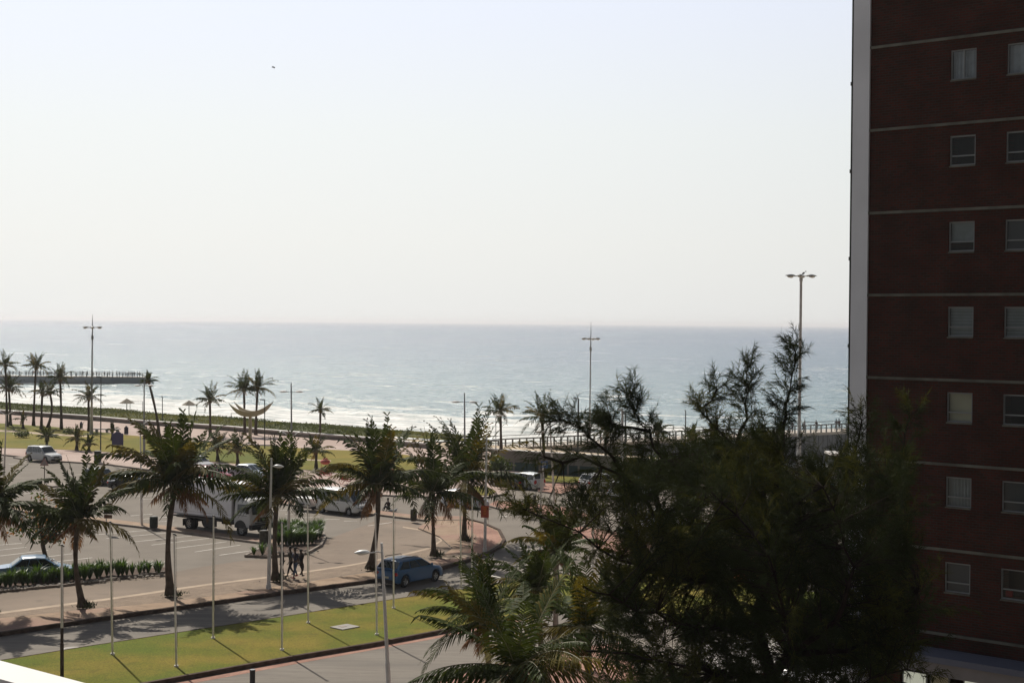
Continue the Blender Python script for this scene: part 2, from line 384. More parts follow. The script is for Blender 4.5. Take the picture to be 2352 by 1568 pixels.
LBAND = mat('pale_edging', (0.38, 0.29, 0.21), 0.9, var=0.15, vscale=1)
sheet('pale_edging_line', [(-260, 1434), (0, 1405), (235, 1375), (470, 1341), (627, 1322), (800, 1297), (905, 1277), (985, 1257), (1012, 1240), (985, 1222), (925, 1211), (925, 1208.5), (988, 1219.5), (1018, 1240), (988, 1260), (907, 1280), (800, 1300), (627, 1325.5), (470, 1345), (235, 1379.5), (0, 1409.5), (-260, 1439)], 3, LBAND)
# ---- medians of the car park
def strip(name, line, wpx, z, m, h=0.13):
    up_ = [(x, y - wpx) for x, y in line]
    raised(name, line + up_[::-1], h, m); kerb(name + '_kerb', line, 0.16, h + 0.02)
strip('car_park_median', [(-200, 1145), (0, 1167), (60, 1178), (160, 1192), (270, 1206), (313, 1211), (400, 1222), (500, 1236), (614, 1251), (660, 1252)], 9, 0, PAVE)
strip('far_median', [(641, 1158), (700, 1166), (800, 1178), (875, 1185), (930, 1192), (985, 1198), (1072, 1197)], 9, 0, PAVE)
raised('sign_island', [(95, 1113), (120, 1119), (150, 1117), (158, 1113), (120, 1108)], 0.12, KERB)
raised('small_kerb_island', [(30, 1052), (62, 1057), (80, 1054), (60, 1050)], 0.12, KERB)
# ---- promenade pavement, lawns, promenade
prom_lo = [(-300, 1010), (0, 1045), (140, 1061), (248, 1068), (433, 1092), (560, 1118), (680, 1137), (878, 1139), (985, 1143), (1040, 1145), (1116, 1144), (1160, 1136), (1170, 1118)]
raised('promenade_pavement', prom_lo + [(1240, 1095), (1240, 1060), (1121, 1038), (830, 1017), (520, 991), (0, 952.5), (-300, 930)], 0.13, PINKP)
kerb('promenade_kerb', prom_lo, 0.2, 0.15)
sheet2 = lambda name, px, z, m: struct(MB().prism([(p.x, p.y) for p in outline(px)], 0.05, z, 0).build(name, m))
sheet2('promenade_lawn', [(-300, 1004), (0, 1031), (130, 1034), (290, 1043), (480, 1062), (673, 1079), (780, 1089), (900, 1098), (935, 1098), (960, 1075), (941, 1048), (870, 1040), (730, 1034), (470, 1018), (280, 1000), (120, 982), (0, 974), (-300, 948)], 0.16, GRASS2)
sheet2('lawn_path', [(-20, 989), (40, 991), (100, 997), (200, 1003), (200, 1006), (100, 1001), (40, 995), (-20, 993)], 0.164, LBAND)
sheet2('lawn_path', [(640, 1052), (680, 1056), (760, 1060), (760, 1062), (680, 1059), (640, 1056)], 0.164, LBAND)
raised('small_lawn', [(1086, 1120), (1120, 1122), (1140, 1132), (1128, 1141), (1060, 1141), (1050, 1130)], 0.17, GRASS)
raised('verge_lawn', [(1235, 1093), (1330, 1098), (1450, 1104), (1560, 1110), (1700, 1122), (1700, 1134), (1480, 1120), (1330, 1112), (1232, 1108)], 0.13, GRASS)
raised('red_pavement', [(1120, 1163), (1153, 1172), (1255, 1186), (1340, 1196), (1360, 1186), (1300, 1168), (1200, 1158), (1140, 1152)], 0.13, REDP)
kerb('red_pavement_kerb', [(1120, 1163), (1153, 1172), (1255, 1186), (1340, 1196)], 0.18, 0.15)
raised('far_red_pavement', [(1225, 1112), (1330, 1114), (1330, 1122), (1290, 1136), (1236, 1130)], 0.13, REDP)
raised('red_island', [(1240, 1200), (1330, 1212), (1400, 1222), (1500, 1250), (1480, 1290), (1380, 1262), (1290, 1225)], 0.13, REDP)
raised('tree_lawn', [(1420, 1300), (1560, 1310), (1700, 1330), (1900, 1370), (1960, 1420), (1800, 1440), (1560, 1430), (1420, 1360)], 0.12, GRASS)
raised('inner_lawn', [(1480, 1180), (1580, 1190), (1640, 1205), (1700, 1260), (1620, 1270), (1540, 1235), (1480, 1200)], 0.12, GRASS)
raised('building_forecourt', [(1600, 1480), (1900, 1440), (2100, 1420), (2500, 1500), (2500, 1800), (1650, 1800)], 0.12, CONC)
# ---- painted bay lines: each one a thin sheet
def line(a, b_, w=0.1, name='bay_line'):
    p, q = G(*a), G(*b_); d = (q - p); d.z = 0; d.normalize(); n = Vector((-d.y, d.x, 0)) * w / 2
    struct(MB().prism([(p - n)[:2], (q - n)[:2], (q + n)[:2], (p + n)[:2]], 0.0, 0.008).build(name, WHITE_LINE))
for a, b_ in [((200, 1229), (348, 1216.5)), ((244, 1236), (392, 1222.5)), ((296, 1245), (440, 1230)), ((348, 1251), (480, 1235.5)), ((401, 1259), (520, 1243.5)), ((447, 1267), (552, 1251)), ((503, 1274.5), (600, 1261)),
              ((-40, 1254), (50, 1247)), ((-60, 1269), (60, 1256)), ((0, 1276), (110, 1263)), ((74, 1282), (166, 1271)), ((114, 1291), (212, 1280)), ((148, 1302), (262, 1288)), ((190, 1312), (300, 1298)),
              ((308, 1140), (380, 1136)), ((318, 1147), (385, 1143)), ((300, 1184), (350, 1180)), ((322, 1192), (385, 1187)), ((345, 1199), (400, 1195)), ((118, 1157), (140, 1155)), ((20, 1137), (90, 1130)), ((150, 1092), (220, 1086)), ((20, 1066), (60, 1062)),
              ((642, 1172), (690, 1170)), ((655, 1181), (705, 1177)), ((670, 1190), (735, 1186)), ((745, 1192), (780, 1192)), ((790, 1196), (820, 1196)), ((845, 1207), (900, 1199)), ((640, 1100), (760, 1112))]:
    line(a, b_)
for a, b_ in [((1086, 1311), (1104, 1316)), ((1112, 1318), (1150, 1326)), ((1157, 1329), (1180, 1333)), ((1190, 1256), (1220, 1262)), ((1150, 1184), (1166, 1186)), ((1300, 1216), (1330, 1222))]:
    line(a, b_, .18, 'lane_marking')
for c, d in (((1016, 1280), (2.4, 1.0)),):
    p = G(*c); struct(MB().box((p.x + 1.2, p.y, 0.122), (3.2, 1.6, .012), R(35)).build('pale_paving_patch', LBAND))
# manhole covers
def disc(name, label, px, r, z, m, cat='manhole cover'):
    p = G(*px); mb = MB(); n = 24
    mb.prism([(p.x + r * math.cos(2 * math.pi * k / n), p.y + r * math.sin(2 * math.pi * k / n)) for k in range(n)], 0, z)
    o = mb.build(name, m); tag(o, label, cat); 
    i = MB().prism([(p.x + r * .8 * math.cos(2 * math.pi * k / n), p.y + r * .8 * math.sin(2 * math.pi * k / n)) for k in range(n)], z - .002, z + .006).build('lid', CONC, o)
disc('manhole_cover', 'round pale manhole cover in the middle road beside the grass edge', (165, 1489), .42, .014, mat('manhole_pale', (.5, .47, .44), .8))
p = G(792, 1446); o = MB().box((p.x, p.y, .15), (1.15, .95, .06), R(47)).build('utility_cover', CONC); tag(o, 'square concrete utility cover lying in the grass island', 'utility cover')
MB().box((p.x - .12, p.y, .186), (.3, .3, .014), R(47)).build('lid', KERB, o)
# ---------------------------------------------------------------- brick tower
wd = Vector((0.745, -0.667, 0)); wn = Vector((-0.667, -0.745, 0)); wb = Vector((12.2, 53.5, 0))
def WP(k, z, out=0.0): return wb + wd * k + wn * out + Vector((0, 0, z))
def wbox(k0, k1, z0, z1, o0, o1, mb=None, mi=0):
    mb = mb or MB()
    P = [WP(k, z, o) for z in (z0, z1) for o in (o0, o1) for k in (k0, k1)]
    i = len(mb.v); mb.v.extend([tuple(p) for p in P])
    for q in ((0, 2, 3, 1), (4, 5, 7, 6), (0, 1, 5, 4), (2, 6, 7, 3), (0, 4, 6, 2), (1, 3, 7, 5)):
        mb.f.append(tuple(i + a for a in q)); mb.m.append(mi)
    return mb
M = bpy.data.materials.new('dark_brick'); M.use_nodes = True; nt = M.node_tree; b = nt.nodes['Principled BSDF']; b.inputs['Roughness'].default_value = .9; b.inputs['Specular IOR Level'].default_value = .2
tcn = nd('ShaderNodeTexCoord'); mp2 = nd('ShaderNodeMapping'); mp2.inputs['Rotation'].default_value = (R(90), 0, 0); 
rotm = nd('ShaderNodeMapping'); rotm.inputs['Rotation'].default_value = (0, 0, math.atan2(.667, .745)); lk(tcn.outputs['Object'], rotm.inputs[0])
sxz = nd('ShaderNodeSeparateXYZ'); lk(rotm.outputs[0], sxz.inputs[0]); cmb = nd('ShaderNodeCombineXYZ'); lk(sxz.outputs['X'], cmb.inputs['X']); lk(sxz.outputs['Z'], cmb.inputs['Y'])
bt = nd('ShaderNodeTexBrick'); bt.inputs['Scale'].default_value = 1; bt.inputs['Brick Width'].default_value = .23; bt.inputs['Row Height'].default_value = .086; bt.inputs['Mortar Size'].default_value = .012; bt.inputs['Bias'].default_value = -.2
bt.inputs['Color1'].default_value = (.078, .020, .013, 1); bt.inputs['Color2'].default_value = (.038, .016, .011, 1); bt.inputs['Mortar'].default_value = (.05, .04, .033, 1); lk(cmb.outputs[0], bt.inputs[0])
nn = nd('ShaderNodeTexNoise'); nn.inputs['Scale'].default_value = 1.1; nn.inputs['Detail'].default_value = 6; lk(cmb.outputs[0], nn.inputs[0])
rr = ramp(nn.outputs[0], [(0.3, 0.74), (0.7, 1.18)]); mm = nd('ShaderNodeMix'); mm.data_type = 'RGBA'; mm.blend_type = 'MULTIPLY'; mm.inputs['Factor'].default_value = 1; lk(bt.outputs[0], mm.inputs[6]); lk(rr, mm.inputs[7])
lk(mm.outputs[2], b.inputs['Base Color'])
BRICK = M
PLASTER = mat('white_plaster', (.86, .87, .90), .85, var=.06, vscale=.5, spec=.2)
BAND = mat('band_concrete', (.17, .165, .135), .9, var=.25, vscale=1.5, spec=.2)
FRAME = mat('window_frame_metal', (.26, .27, .27), .5)
GLASS = mat('window_glass', (.02, .025, .03), .06, spec=.6)
CURT = mat('net_curtain', (.42, .45, .48), .9, var=.1, vscale=4)
CREAM = mat('cream_blind', (.5, .47, .33), .9, var=.08, vscale=2)
PIPE = mat('dark_pipe', (.03, .035, .03), .6)
bld = thing('brick_tower', 'tall dark brick apartment tower with white end pilaster', 'apartment building', (0, 0, 0))
# wall with real window openings
rowsz = [z for z in [27.76, 24.95, 22.14, 19.33, 16.54, 13.74, 10.96, 8.15]]
KW = [(2.86, 3.76), (4.80, 6.45), (8.2, 9.08), (10.2, 11.6), (13.2, 14.1)]
top, bot = 33.4, 4.4
WZ = {}
mb = MB()
edges_k = sorted({-.07, 16.0, *[a for p_ in KW for a in p_]})
zs = [bot]; 
for zb_ in reversed(rowsz): zs += [zb_ - 1.38, zb_ - .40]
zs += [30.57 - 1.38, 30.57 - .4, top]
for i in range(len(edges_k) - 1):
    for j in range(len(zs) - 1):
        hole = any(abs(edges_k[i] - a) < 1e-6 for a, _ in KW) and (j % 2 == 1)
        if not hole:
            mb.face([WP(edges_k[i], zs[j]), WP(edges_k[i + 1], zs[j]), WP(edges_k[i + 1], zs[j + 1]), WP(edges_k[i], zs[j + 1])])
        else:
            k0, k1, z0, z1 = edges_k[i], edges_k[i + 1], zs[j], zs[j + 1]; dd = -.14
            for a, c in (((k0, z0), (k1, z0)), ((k1, z0), (k1, z1)), ((k1, z1), (k0, z1)), ((k0, z1), (k0, z0))):
                mb.face([WP(*a), WP(*c), WP(*c, dd), WP(*a, dd)])
# other faces of the block
for a, c in (((-.07, 0), (-.07, -13)), ((-.07, -13), (16, -13)), ((16, -13), (16, 0))):
    mb.face([WP(a[0], bot, a[1]), WP(c[0], bot, c[1]), WP(c[0], top, c[1]), WP(a[0], top, a[1])])
mb.face([WP(-.07, top), WP(16, top), WP(16, top, -13), WP(-.07, top, -13)])
mb.build('wall', BRICK, bld)
wbox(-.70, -.073, 0.12, 33.9, -12.9, .07).build('pilaster', PLASTER, bld)
wbox(-.07, 16.2, top + .003, 33.9, -13.1, .1).build('parapet', PLASTER, bld)
dr = MB(); dr.tube([WP(-.755, .2, .0), WP(-.755, 33.8, .0)], .045, 8)
for z in range(2, 33, 3): dr.tube([WP(-.755, z + .74, .0), WP(-.755, z + .86, .0)], .075, 8)
dr.build('drain_pipe', PIPE, bld, smooth=False)
for z in rowsz + [30.57, 5.35]:
    wbox(-.066, 16.02, z - .045, z + .045, -.02, .05).build('floor_band', BAND, bld)
kinds = {0: ('net', 'net'), 1: ('dark', 'dark'), 2: ('half', 'dim'), 3: ('blind', 'blind'), 4: ('cream', 'dark'), 5: ('pale', 'dim'), 6: ('dim', 'red')}
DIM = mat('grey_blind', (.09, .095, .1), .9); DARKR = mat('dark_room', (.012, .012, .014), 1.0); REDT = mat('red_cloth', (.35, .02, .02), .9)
GREY = mat('pale_blind', (.27, .30, .30), .9, var=.1, vscale=3)
for ri, zb_ in enumerate([30.57] + rowsz):
    for ci, (k0, k1) in enumerate(KW):
        z0, z1 = zb_ - 1.38, zb_ - .40
        kd = kinds.get(ri - 2, ('dim', 'dark'))[0 if ci % 2 == 0 else 1]
        fr = MB(); t = .045
        wbox(k0, k1, z0, z0 + t, -.10, -.04, fr); wbox(k0, k1, z1 - t, z1, -.10, -.04, fr); wbox(k0, k0 + t, z0 + t, z1 - t, -.10, -.04, fr); wbox(k1 - t, k1, z0 + t, z1 - t, -.10, -.04, fr)
        if kd == 'net': wbox((k0 + k1) / 2 - .02, (k0 + k1) / 2 + .02, z0 + t, z1 - t, -.10, -.045, fr)
        else: wbox(k0 + t, k1 - t, z0 + .30, z0 + .34, -.10, -.045, fr)
        w = fr.build('window', FRAME, bld)
        wbox(k0, k1, z0 - .05, z0 - .003, -.13, .04).build('sill', BAND, w)
        pg = MB(); pg.face([WP(k0 + t, z0 + t, -.085), WP(k1 - t, z0 + t, -.085), WP(k1 - t, z1 - t, -.085), WP(k0 + t, z1 - t, -.085)])
        if kd in ('net', 'blind', 'cream', 'pale', 'half', 'dim'):
            mm_ = {'net': CURT, 'blind': GREY, 'cream': CREAM, 'pale': GREY, 'half': GREY, 'dim': DIM}[kd]
            c = MB(); n = 14 if kd in ('net', 'pale') else 1
            zz0 = z0 + (.34 if kd in ('half',) else t)
            for q in range(n):
                a0 = k0 + t + (k1 - k0 - 2 * t) * q / n; a1 = k0 + t + (k1 - k0 - 2 * t) * (q + 1) / n
                oo = (-.13 - .03 * (q % 2)); o2 = (-.13 - .03 * ((q + 1) % 2))
                c.face([WP(a0, zz0, oo), WP(a1, zz0, o2 if n > 1 else oo), WP(a1, z1 - t, o2 if n > 1 else oo), WP(a0, z1 - t, oo)])
            c.build('curtain', mm_, w)
            if kd == 'blind':
                sl_ = MB()
                for q in range(8):
                    zq = z0 + .1 + q * .1; wbox(k0 + t, k1 - t, zq, zq + .012, -.125, -.115, sl_)
                sl_.build('blind', DIM, w)
        else:
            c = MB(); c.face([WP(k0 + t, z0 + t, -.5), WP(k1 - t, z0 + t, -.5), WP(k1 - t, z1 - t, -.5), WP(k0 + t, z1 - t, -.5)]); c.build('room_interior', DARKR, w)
            if kd == 'red': wbox(k0 + .08, k0 + .3, z0 + .06, z0 + .24, -.3, -.2).build('red_cloth', REDT, w)
# glass: thin reflective pane in front of curtain
GL = bpy.data.materials.new('pane_glass'); GL.use_nodes = True; nt = GL.node_tree; o_ = nt.nodes['Material Output']
tr = nd('ShaderNodeBsdfTransparent'); gl = nd('ShaderNodeBsdfGlossy'); gl.inputs['Roughness'].default_value = .05; ms = nd('ShaderNodeMixShader'); ms.inputs[0].default_value = .04
tr.inputs['Color'].default_value = (.8, .83, .83, 1)
lk(tr.outputs[0], ms.inputs[1]); lk(gl.outputs[0], ms.inputs[2]); lk(ms.outputs[0], o_.inputs['Surface'])
for w in [x for x in bpy.data.objects if x.name.startswith('window') and x.parent == bld]:
    xs = [v.co for v in w.data.vertices[:8]]
    vs = [v.co for v in w.data.vertices]; zmin = min(v.z for v in vs) + .04; zmax = max(v.z for v in vs) - .04
    ks = [(v - wb).dot(wd) for v in vs]; k0, k1 = min(ks) + .04, max(ks) - .04
    MB().face([WP(k0, zmin, -.075), WP(k1, zmin, -.075), WP(k1, zmax, -.075), WP(k0, zmax, -.075)]).build('pane', GL, w)
# ground-floor canopy and lit shopfront under it
CAN = mat('canopy_paint', (.24, .22, .22), .8, var=.1, vscale=1)
wbox(.12, 16.2, 4.25, 4.68, .003, 1.3).build('canopy_slab', CAN, bld)
wbox(.08, 16.3, 4.683, 4.88, .053, 1.42).build('canopy_fascia', mat('fascia_paint', (.13, .14, .19), .7), bld)
gf = MB(); wbox(-.07, 1.1, .12, 4.4, -12, -.35, gf); wbox(1.1, 16, .12, 1.0, -1.2, -.35, gf); wbox(1.1, 16, 1.0, 4.4, -12, -2.6, gf); gf.build('ground_floor_wall', BRICK, bld)
LIT = mat('lit_shop_window', (.5, .5, .42), .6, emis=((.95, .98, .8), .28))
for k in range(6):
    a = 1.2 + k * 2.2
    f = wbox(a, a + .9, 1.9, 4.18, -.42, -.36).build('shop_window', FRAME, bld); wbox(a + .05, a + .85, 1.95, 4.13, -.355, -.35).build('pane', LIT, f)
    f = wbox(a + 1.0, a + 1.7, 1.9, 4.18, -.42, -.36).build('shop_window', FRAME, bld); wbox(a + 1.05, a + 1.65, 1.95, 4.13, -.355, -.35).build('pane', CREAM, f)
# ---------------------------------------------------------------- hotel balcony wall at the photographer's side
A_ = Vector((-1.92, 5.58)); B_ = Vector((-1.20, 4.97)); d = (B_ - A_).normalized(); A2 = A_ - d * 3; B2 = B_ + d * .35; n = Vector((-d.y, d.x)); n = -n if n.y > 0 else n
pw = thing('balcony_wall', 'white plastered balcony wall cutting the bottom left corner', 'balcony wall', (0, 0, 0))
WP2 = mat('bright_plaster', (.74, .73, .72), .8, var=.03, vscale=3); 
def bw(w0, w1, z0, z1, name, m_):
    q = [A2 + n * w0, B2 + n * w0, B2 + n * w1, A2 + n * w1]; MB().prism([(p.x, p.y) for p in q], z0, z1).build(name, m_, pw)
bw(0.02, .12, 0.0, 14.2, 'wall', mat('painted_shade_plaster', (.35, .38, .42), .8)); bw(-.015, .14, 14.203, 14.3, 'coping', WP2)  # wall face is white plaster too; its shade is put into the blue-grey
# ---------------------------------------------------------------- promenade wall (long bench-like wall)
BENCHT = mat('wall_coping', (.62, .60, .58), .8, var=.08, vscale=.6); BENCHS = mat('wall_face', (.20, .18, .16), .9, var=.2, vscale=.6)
pw = thing('sea_wall', 'long low wall with pale coping along the promenade', 'low wall', (0, 0, 0))
line_ = [(-300, 929), (0, 951.5), (200, 965), (320, 976), (520, 990), (750, 1010), (830, 1016), (905, 1024), (985, 1032)]
P = [Vector((p.x, p.y)) for p in outline(line_)]
def ribbon(P, w0, w1, z0, z1):
    rows = []
    for k, p in enumerate(P):
        d = (P[min(k + 1, len(P) - 1)] - P[max(k - 1, 0)]).normalized(); n = Vector((-d.y, d.x))
        rows.append([(p + n * w0).to_tuple() + (z0,), (p + n * w0).to_tuple() + (z1,), (p + n * w1).to_tuple() + (z1,), (p + n * w1).to_tuple() + (z0,)])
    return MB().grid(rows, close=True)
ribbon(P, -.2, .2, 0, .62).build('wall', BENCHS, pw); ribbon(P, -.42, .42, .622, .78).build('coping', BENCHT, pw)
pw = thing('short_wall', 'pale curb wall on the promenade between palms and right pier', 'low wall', (0, 0, 0))
P = [Vector((p.x, p.y)) for p in outline([(1100, 1037), (1121, 1038), (1170, 1041), (1215, 1045), (1290, 1049), (1400, 1056)])]
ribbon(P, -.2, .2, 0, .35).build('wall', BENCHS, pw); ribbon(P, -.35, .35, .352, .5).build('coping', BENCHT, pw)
# grey panel fence wall with teal lower part
pw = thing('panel_wall', 'grey panelled boundary wall with teal base behind the parked cars', 'boundary wall', (0, 0, 0))
P = [Vector((p.x, p.y)) for p in outline([(1130, 1080), (1181, 1083), (1240, 1087), (1330, 1092), (1480, 1102), (1700, 1118), (1960, 1135)])]
GP = mat('grey_panel', (.19, .18, .165), .9, var=.15, vscale=.5); TEAL = mat('teal_panel', (.035, .07, .07), .8, var=.2, vscale=.5)
ribbon(P, -.08, .08, 0, 1.0).build('lower_panel', TEAL, pw); ribbon(P, -.07, .07, 1.003, 2.1).build('upper_panel', GP, pw); ribbon(P, -.12, .12, 2.103, 2.2).build('coping', CONC, pw)
tot = 0
for a, b2 in zip(P[:-1], P[1:]):
    L_ = (b2 - a).length; dd = (b2 - a) / L_; k = 0.0
    while k < L_:
        q = a + dd * k; MB().box((q.x, q.y, 1.1), (.22, .22, 2.3), math.atan2(dd.y, dd.x)).build('post', GP, pw); k += 3.2
# ---------------------------------------------------------------- piers
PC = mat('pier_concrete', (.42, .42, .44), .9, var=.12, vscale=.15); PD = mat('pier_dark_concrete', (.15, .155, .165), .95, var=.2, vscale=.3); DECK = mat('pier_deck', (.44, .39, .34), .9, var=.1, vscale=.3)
RAILM = mat('pier_rail_metal', (.20, .21, .21), .6)
def pier(name, label, a, b_, width, zd, face, post_gap, rail_h, piles=True, slots=False, kick=0):
    t = thing(name, label, 'pier', (0, 0, 0)); a = Vector(a); b_ = Vector(b_); L_ = (b_ - a).length; d = (b_ - a) / L_; n = Vector((-d.y, d.x))
    rz = math.atan2(d.y, d.x); c = (a + b_) / 2 + n * width / 2
    MB().box((c.x, c.y, zd - .2), (L_, width, .4), rz).build('deck', [DECK], t)
    MB().box((c.x, c.y, zd - .4 - face / 2 - .002), (L_ - .1, width - .6, face), rz).build('beam', PC, t)
    for side, nm in ((.15, 'near'), (width - .15, 'far')):
        for h in (rail_h, rail_h * .55):
            p0 = a + n * side; p1 = b_ + n * side
            MB().tube([(p0.x, p0.y, zd + h), (p1.x, p1.y, zd + h)], .05, 6).build('railing', RAILM, t)
        if side > 1 and post_gap < 2.5: continue
        k = 0.0
        while k <= L_:
            p0 = a + n * side + d * k; MB().box((p0.x, p0.y, zd + rail_h / 2), (.16, .16, rail_h), rz).build('post', RAILM, t); k += post_gap * (1 if side < 1 else 2)
    if piles:
        k = 1.0
        while k < L_:
            for side in (1.0, width - 1.0):
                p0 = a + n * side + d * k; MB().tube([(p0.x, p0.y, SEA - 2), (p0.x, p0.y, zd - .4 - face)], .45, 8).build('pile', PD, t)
            k += 14
    if slots:
        f = MB(); k = 0.0
        while k < L_:
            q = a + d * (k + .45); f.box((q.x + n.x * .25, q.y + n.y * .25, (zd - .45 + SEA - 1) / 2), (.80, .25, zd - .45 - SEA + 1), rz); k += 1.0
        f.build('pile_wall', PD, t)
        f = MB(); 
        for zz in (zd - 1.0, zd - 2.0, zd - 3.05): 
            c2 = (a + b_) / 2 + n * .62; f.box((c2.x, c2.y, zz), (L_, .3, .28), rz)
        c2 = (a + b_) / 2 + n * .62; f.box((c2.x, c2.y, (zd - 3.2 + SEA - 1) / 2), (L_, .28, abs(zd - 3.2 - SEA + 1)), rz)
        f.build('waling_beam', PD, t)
    return t, a, d, n, zd
def at_depth(px, py, z): p = G(px, py, z); return (p.x, p.y)
eL = G(336, 866, -2.65); 
PL = pier('pier', 'far grey pier at left crowded with people along its railing', (eL.x - 150, eL.y + 2), (eL.x, eL.y), 6, -2.65, 1.75, 1.6, 1.25, piles=False)
# arched end haunch of the left pier
t = PL[0]; mb = MB(); pr = []
for k in range(0, 161, 4):
    xx = -150 + k * 150 / 160; u = (xx + 26) / 22
    low = -5.2 if xx < -50 else (-5.2 + 1.2 * max(0, min(1, (xx + 50) / 24)) if xx < -26 else -4.05 - .55 * min(1, (xx + 26) / 18) ** 1.3)
    pr.append((xx, low))
rows = [[(eL.x + x, eL.y + .3 - x * 2 / 150 * -1 * -1, -4.7 + .001), (eL.x + x, eL.y + .3, lo)] for x, lo in pr]
f = MB()
for (x0, l0), (x1, l1) in zip(pr[:-1], pr[1:]):
    f.face([(eL.x + x0, eL.y + .25, l0), (eL.x + x1, eL.y + .25, l1), (eL.x + x1, eL.y + .25, -3.0), (eL.x + x0, eL.y + .25, -3.0)])
    f.face([(eL.x + x0, eL.y + .25, l0), (eL.x + x0, eL.y + 5.6, l0), (eL.x + x1, eL.y + 5.6, l1), (eL.x + x1, eL.y + .25, l1)])
f.build('haunch', PC, t)
a = G(1187, 1027, -.5); b_ = G(1949, 989.5, -.5); dR = Vector((b_.x - a.x, b_.y - a.y)).normalized()
PR = pier('pier', 'near concrete pier at right running out to sea behind the tree', (a.x - dR.x * 14, a.y - dR.y * 14), (b_.x + dR.x * 26, b_.y + dR.y * 26), 5, -.5, .55, 1.12, 1.15, piles=False, slots=True)
# ---------------------------------------------------------------- palms
LEAF_G = mat('palm_leaf', (.036, .052, .011), .6, var=.4, vscale=1.4, transl=.14, spec=.05)
LEAF_Y = mat('palm_leaf_old', (.10, .082, .018), .6, var=.3, vscale=1.4, transl=.2, spec=.05)
LEAF_B = mat('palm_leaf_dead', (.16, .075, .03), .8, var=.35, vscale=2, transl=.15)
RIB = mat('palm_rib', (.16, .15, .07), .6)
TRUNK = mat('palm_trunk', (.085, .065, .05), .95, var=.35, vscale=3, bump=.5, bscale=9)
TRUNKG = mat('palm_trunk_grey', (.16, .14, .12), .95, var=.3, vscale=3)
BUSHY = mat('base_grass', (.045, .055, .02), .9, var=.4, vscale=5)
def frond(mb, rnd, org, az, el, L, droop, n, ll, mi, wind=Vector((0, 0, 0)), lw=.045, hang=.5):
    p = Vector(org); d = Vector((math.cos(az) * math.cos(el), math.sin(az) * math.cos(el), math.sin(el)))
    st = L / n; pts = [p.copy()]; dirs = [d.copy()]
    twist = rnd.uniform(-.35, .35)
    for k in range(n):
        u = k / n
        d = (d + Vector((0, 0, -1)) * droop * st * (.35 + 1.3 * u) + wind * st * u).normalized()
        p = p + d * st; pts.append(p.copy()); dirs.append(d.copy())
    mb.tube(pts[::3] + ([pts[-1]] if n % 3 else []), [max(.006, .035 * (1 - k / (len(pts[::3])))) for k in range(len(pts[::3]) + (1 if n % 3 else 0))], 3, 3, cap=False)
    for k in range(2, n + 1):
        u = k / n; t = dirs[k]; s = t.cross(Vector((0, 0, 1)))
        if s.length < .05: s = Vector((1, 0, 0))
        s.normalize(); s = (Matrix.Rotation(twist, 3, t) @ s); upn = s.cross(t)
        l = ll * (math.sin(math.pi * min(1, (.12 + .88 * u)) ** .8) ** .6 if u < .99 else .5) * rnd.uniform(.8, 1.1)
        for sg in (-1, 1):
            if rnd.random() < .06: continue
            q = pts[k] + t * rnd.uniform(-.5, .5) * st
            dr = (s * sg * (1.0 - .25 * u) + t * (.45 + .6 * u) + upn * .18 + wind * .5 + Vector((rnd.uniform(-.12, .12), rnd.uniform(-.12, .12), rnd.uniform(-.12, .12)))).normalized()
            flat = 1 - min(1, abs(t.z) * 1.1)
            dn = Vector((0, 0, -1)) * (hang + .75 * flat * hang)
            dr = (dr * (1 - .35 * flat) + dn * .35 * flat).normalized()
            mid = q + dr * l * .5 + dn * l * .12
            tip = q + dr * l * .85 + dn * l * .5 + wind * l * .3
            wv = t * lw
            mb.face([q - wv * .6, q + wv * .6, mid + wv, mid - wv], mi); mb.face([mid - wv, mid + wv, tip], mi)
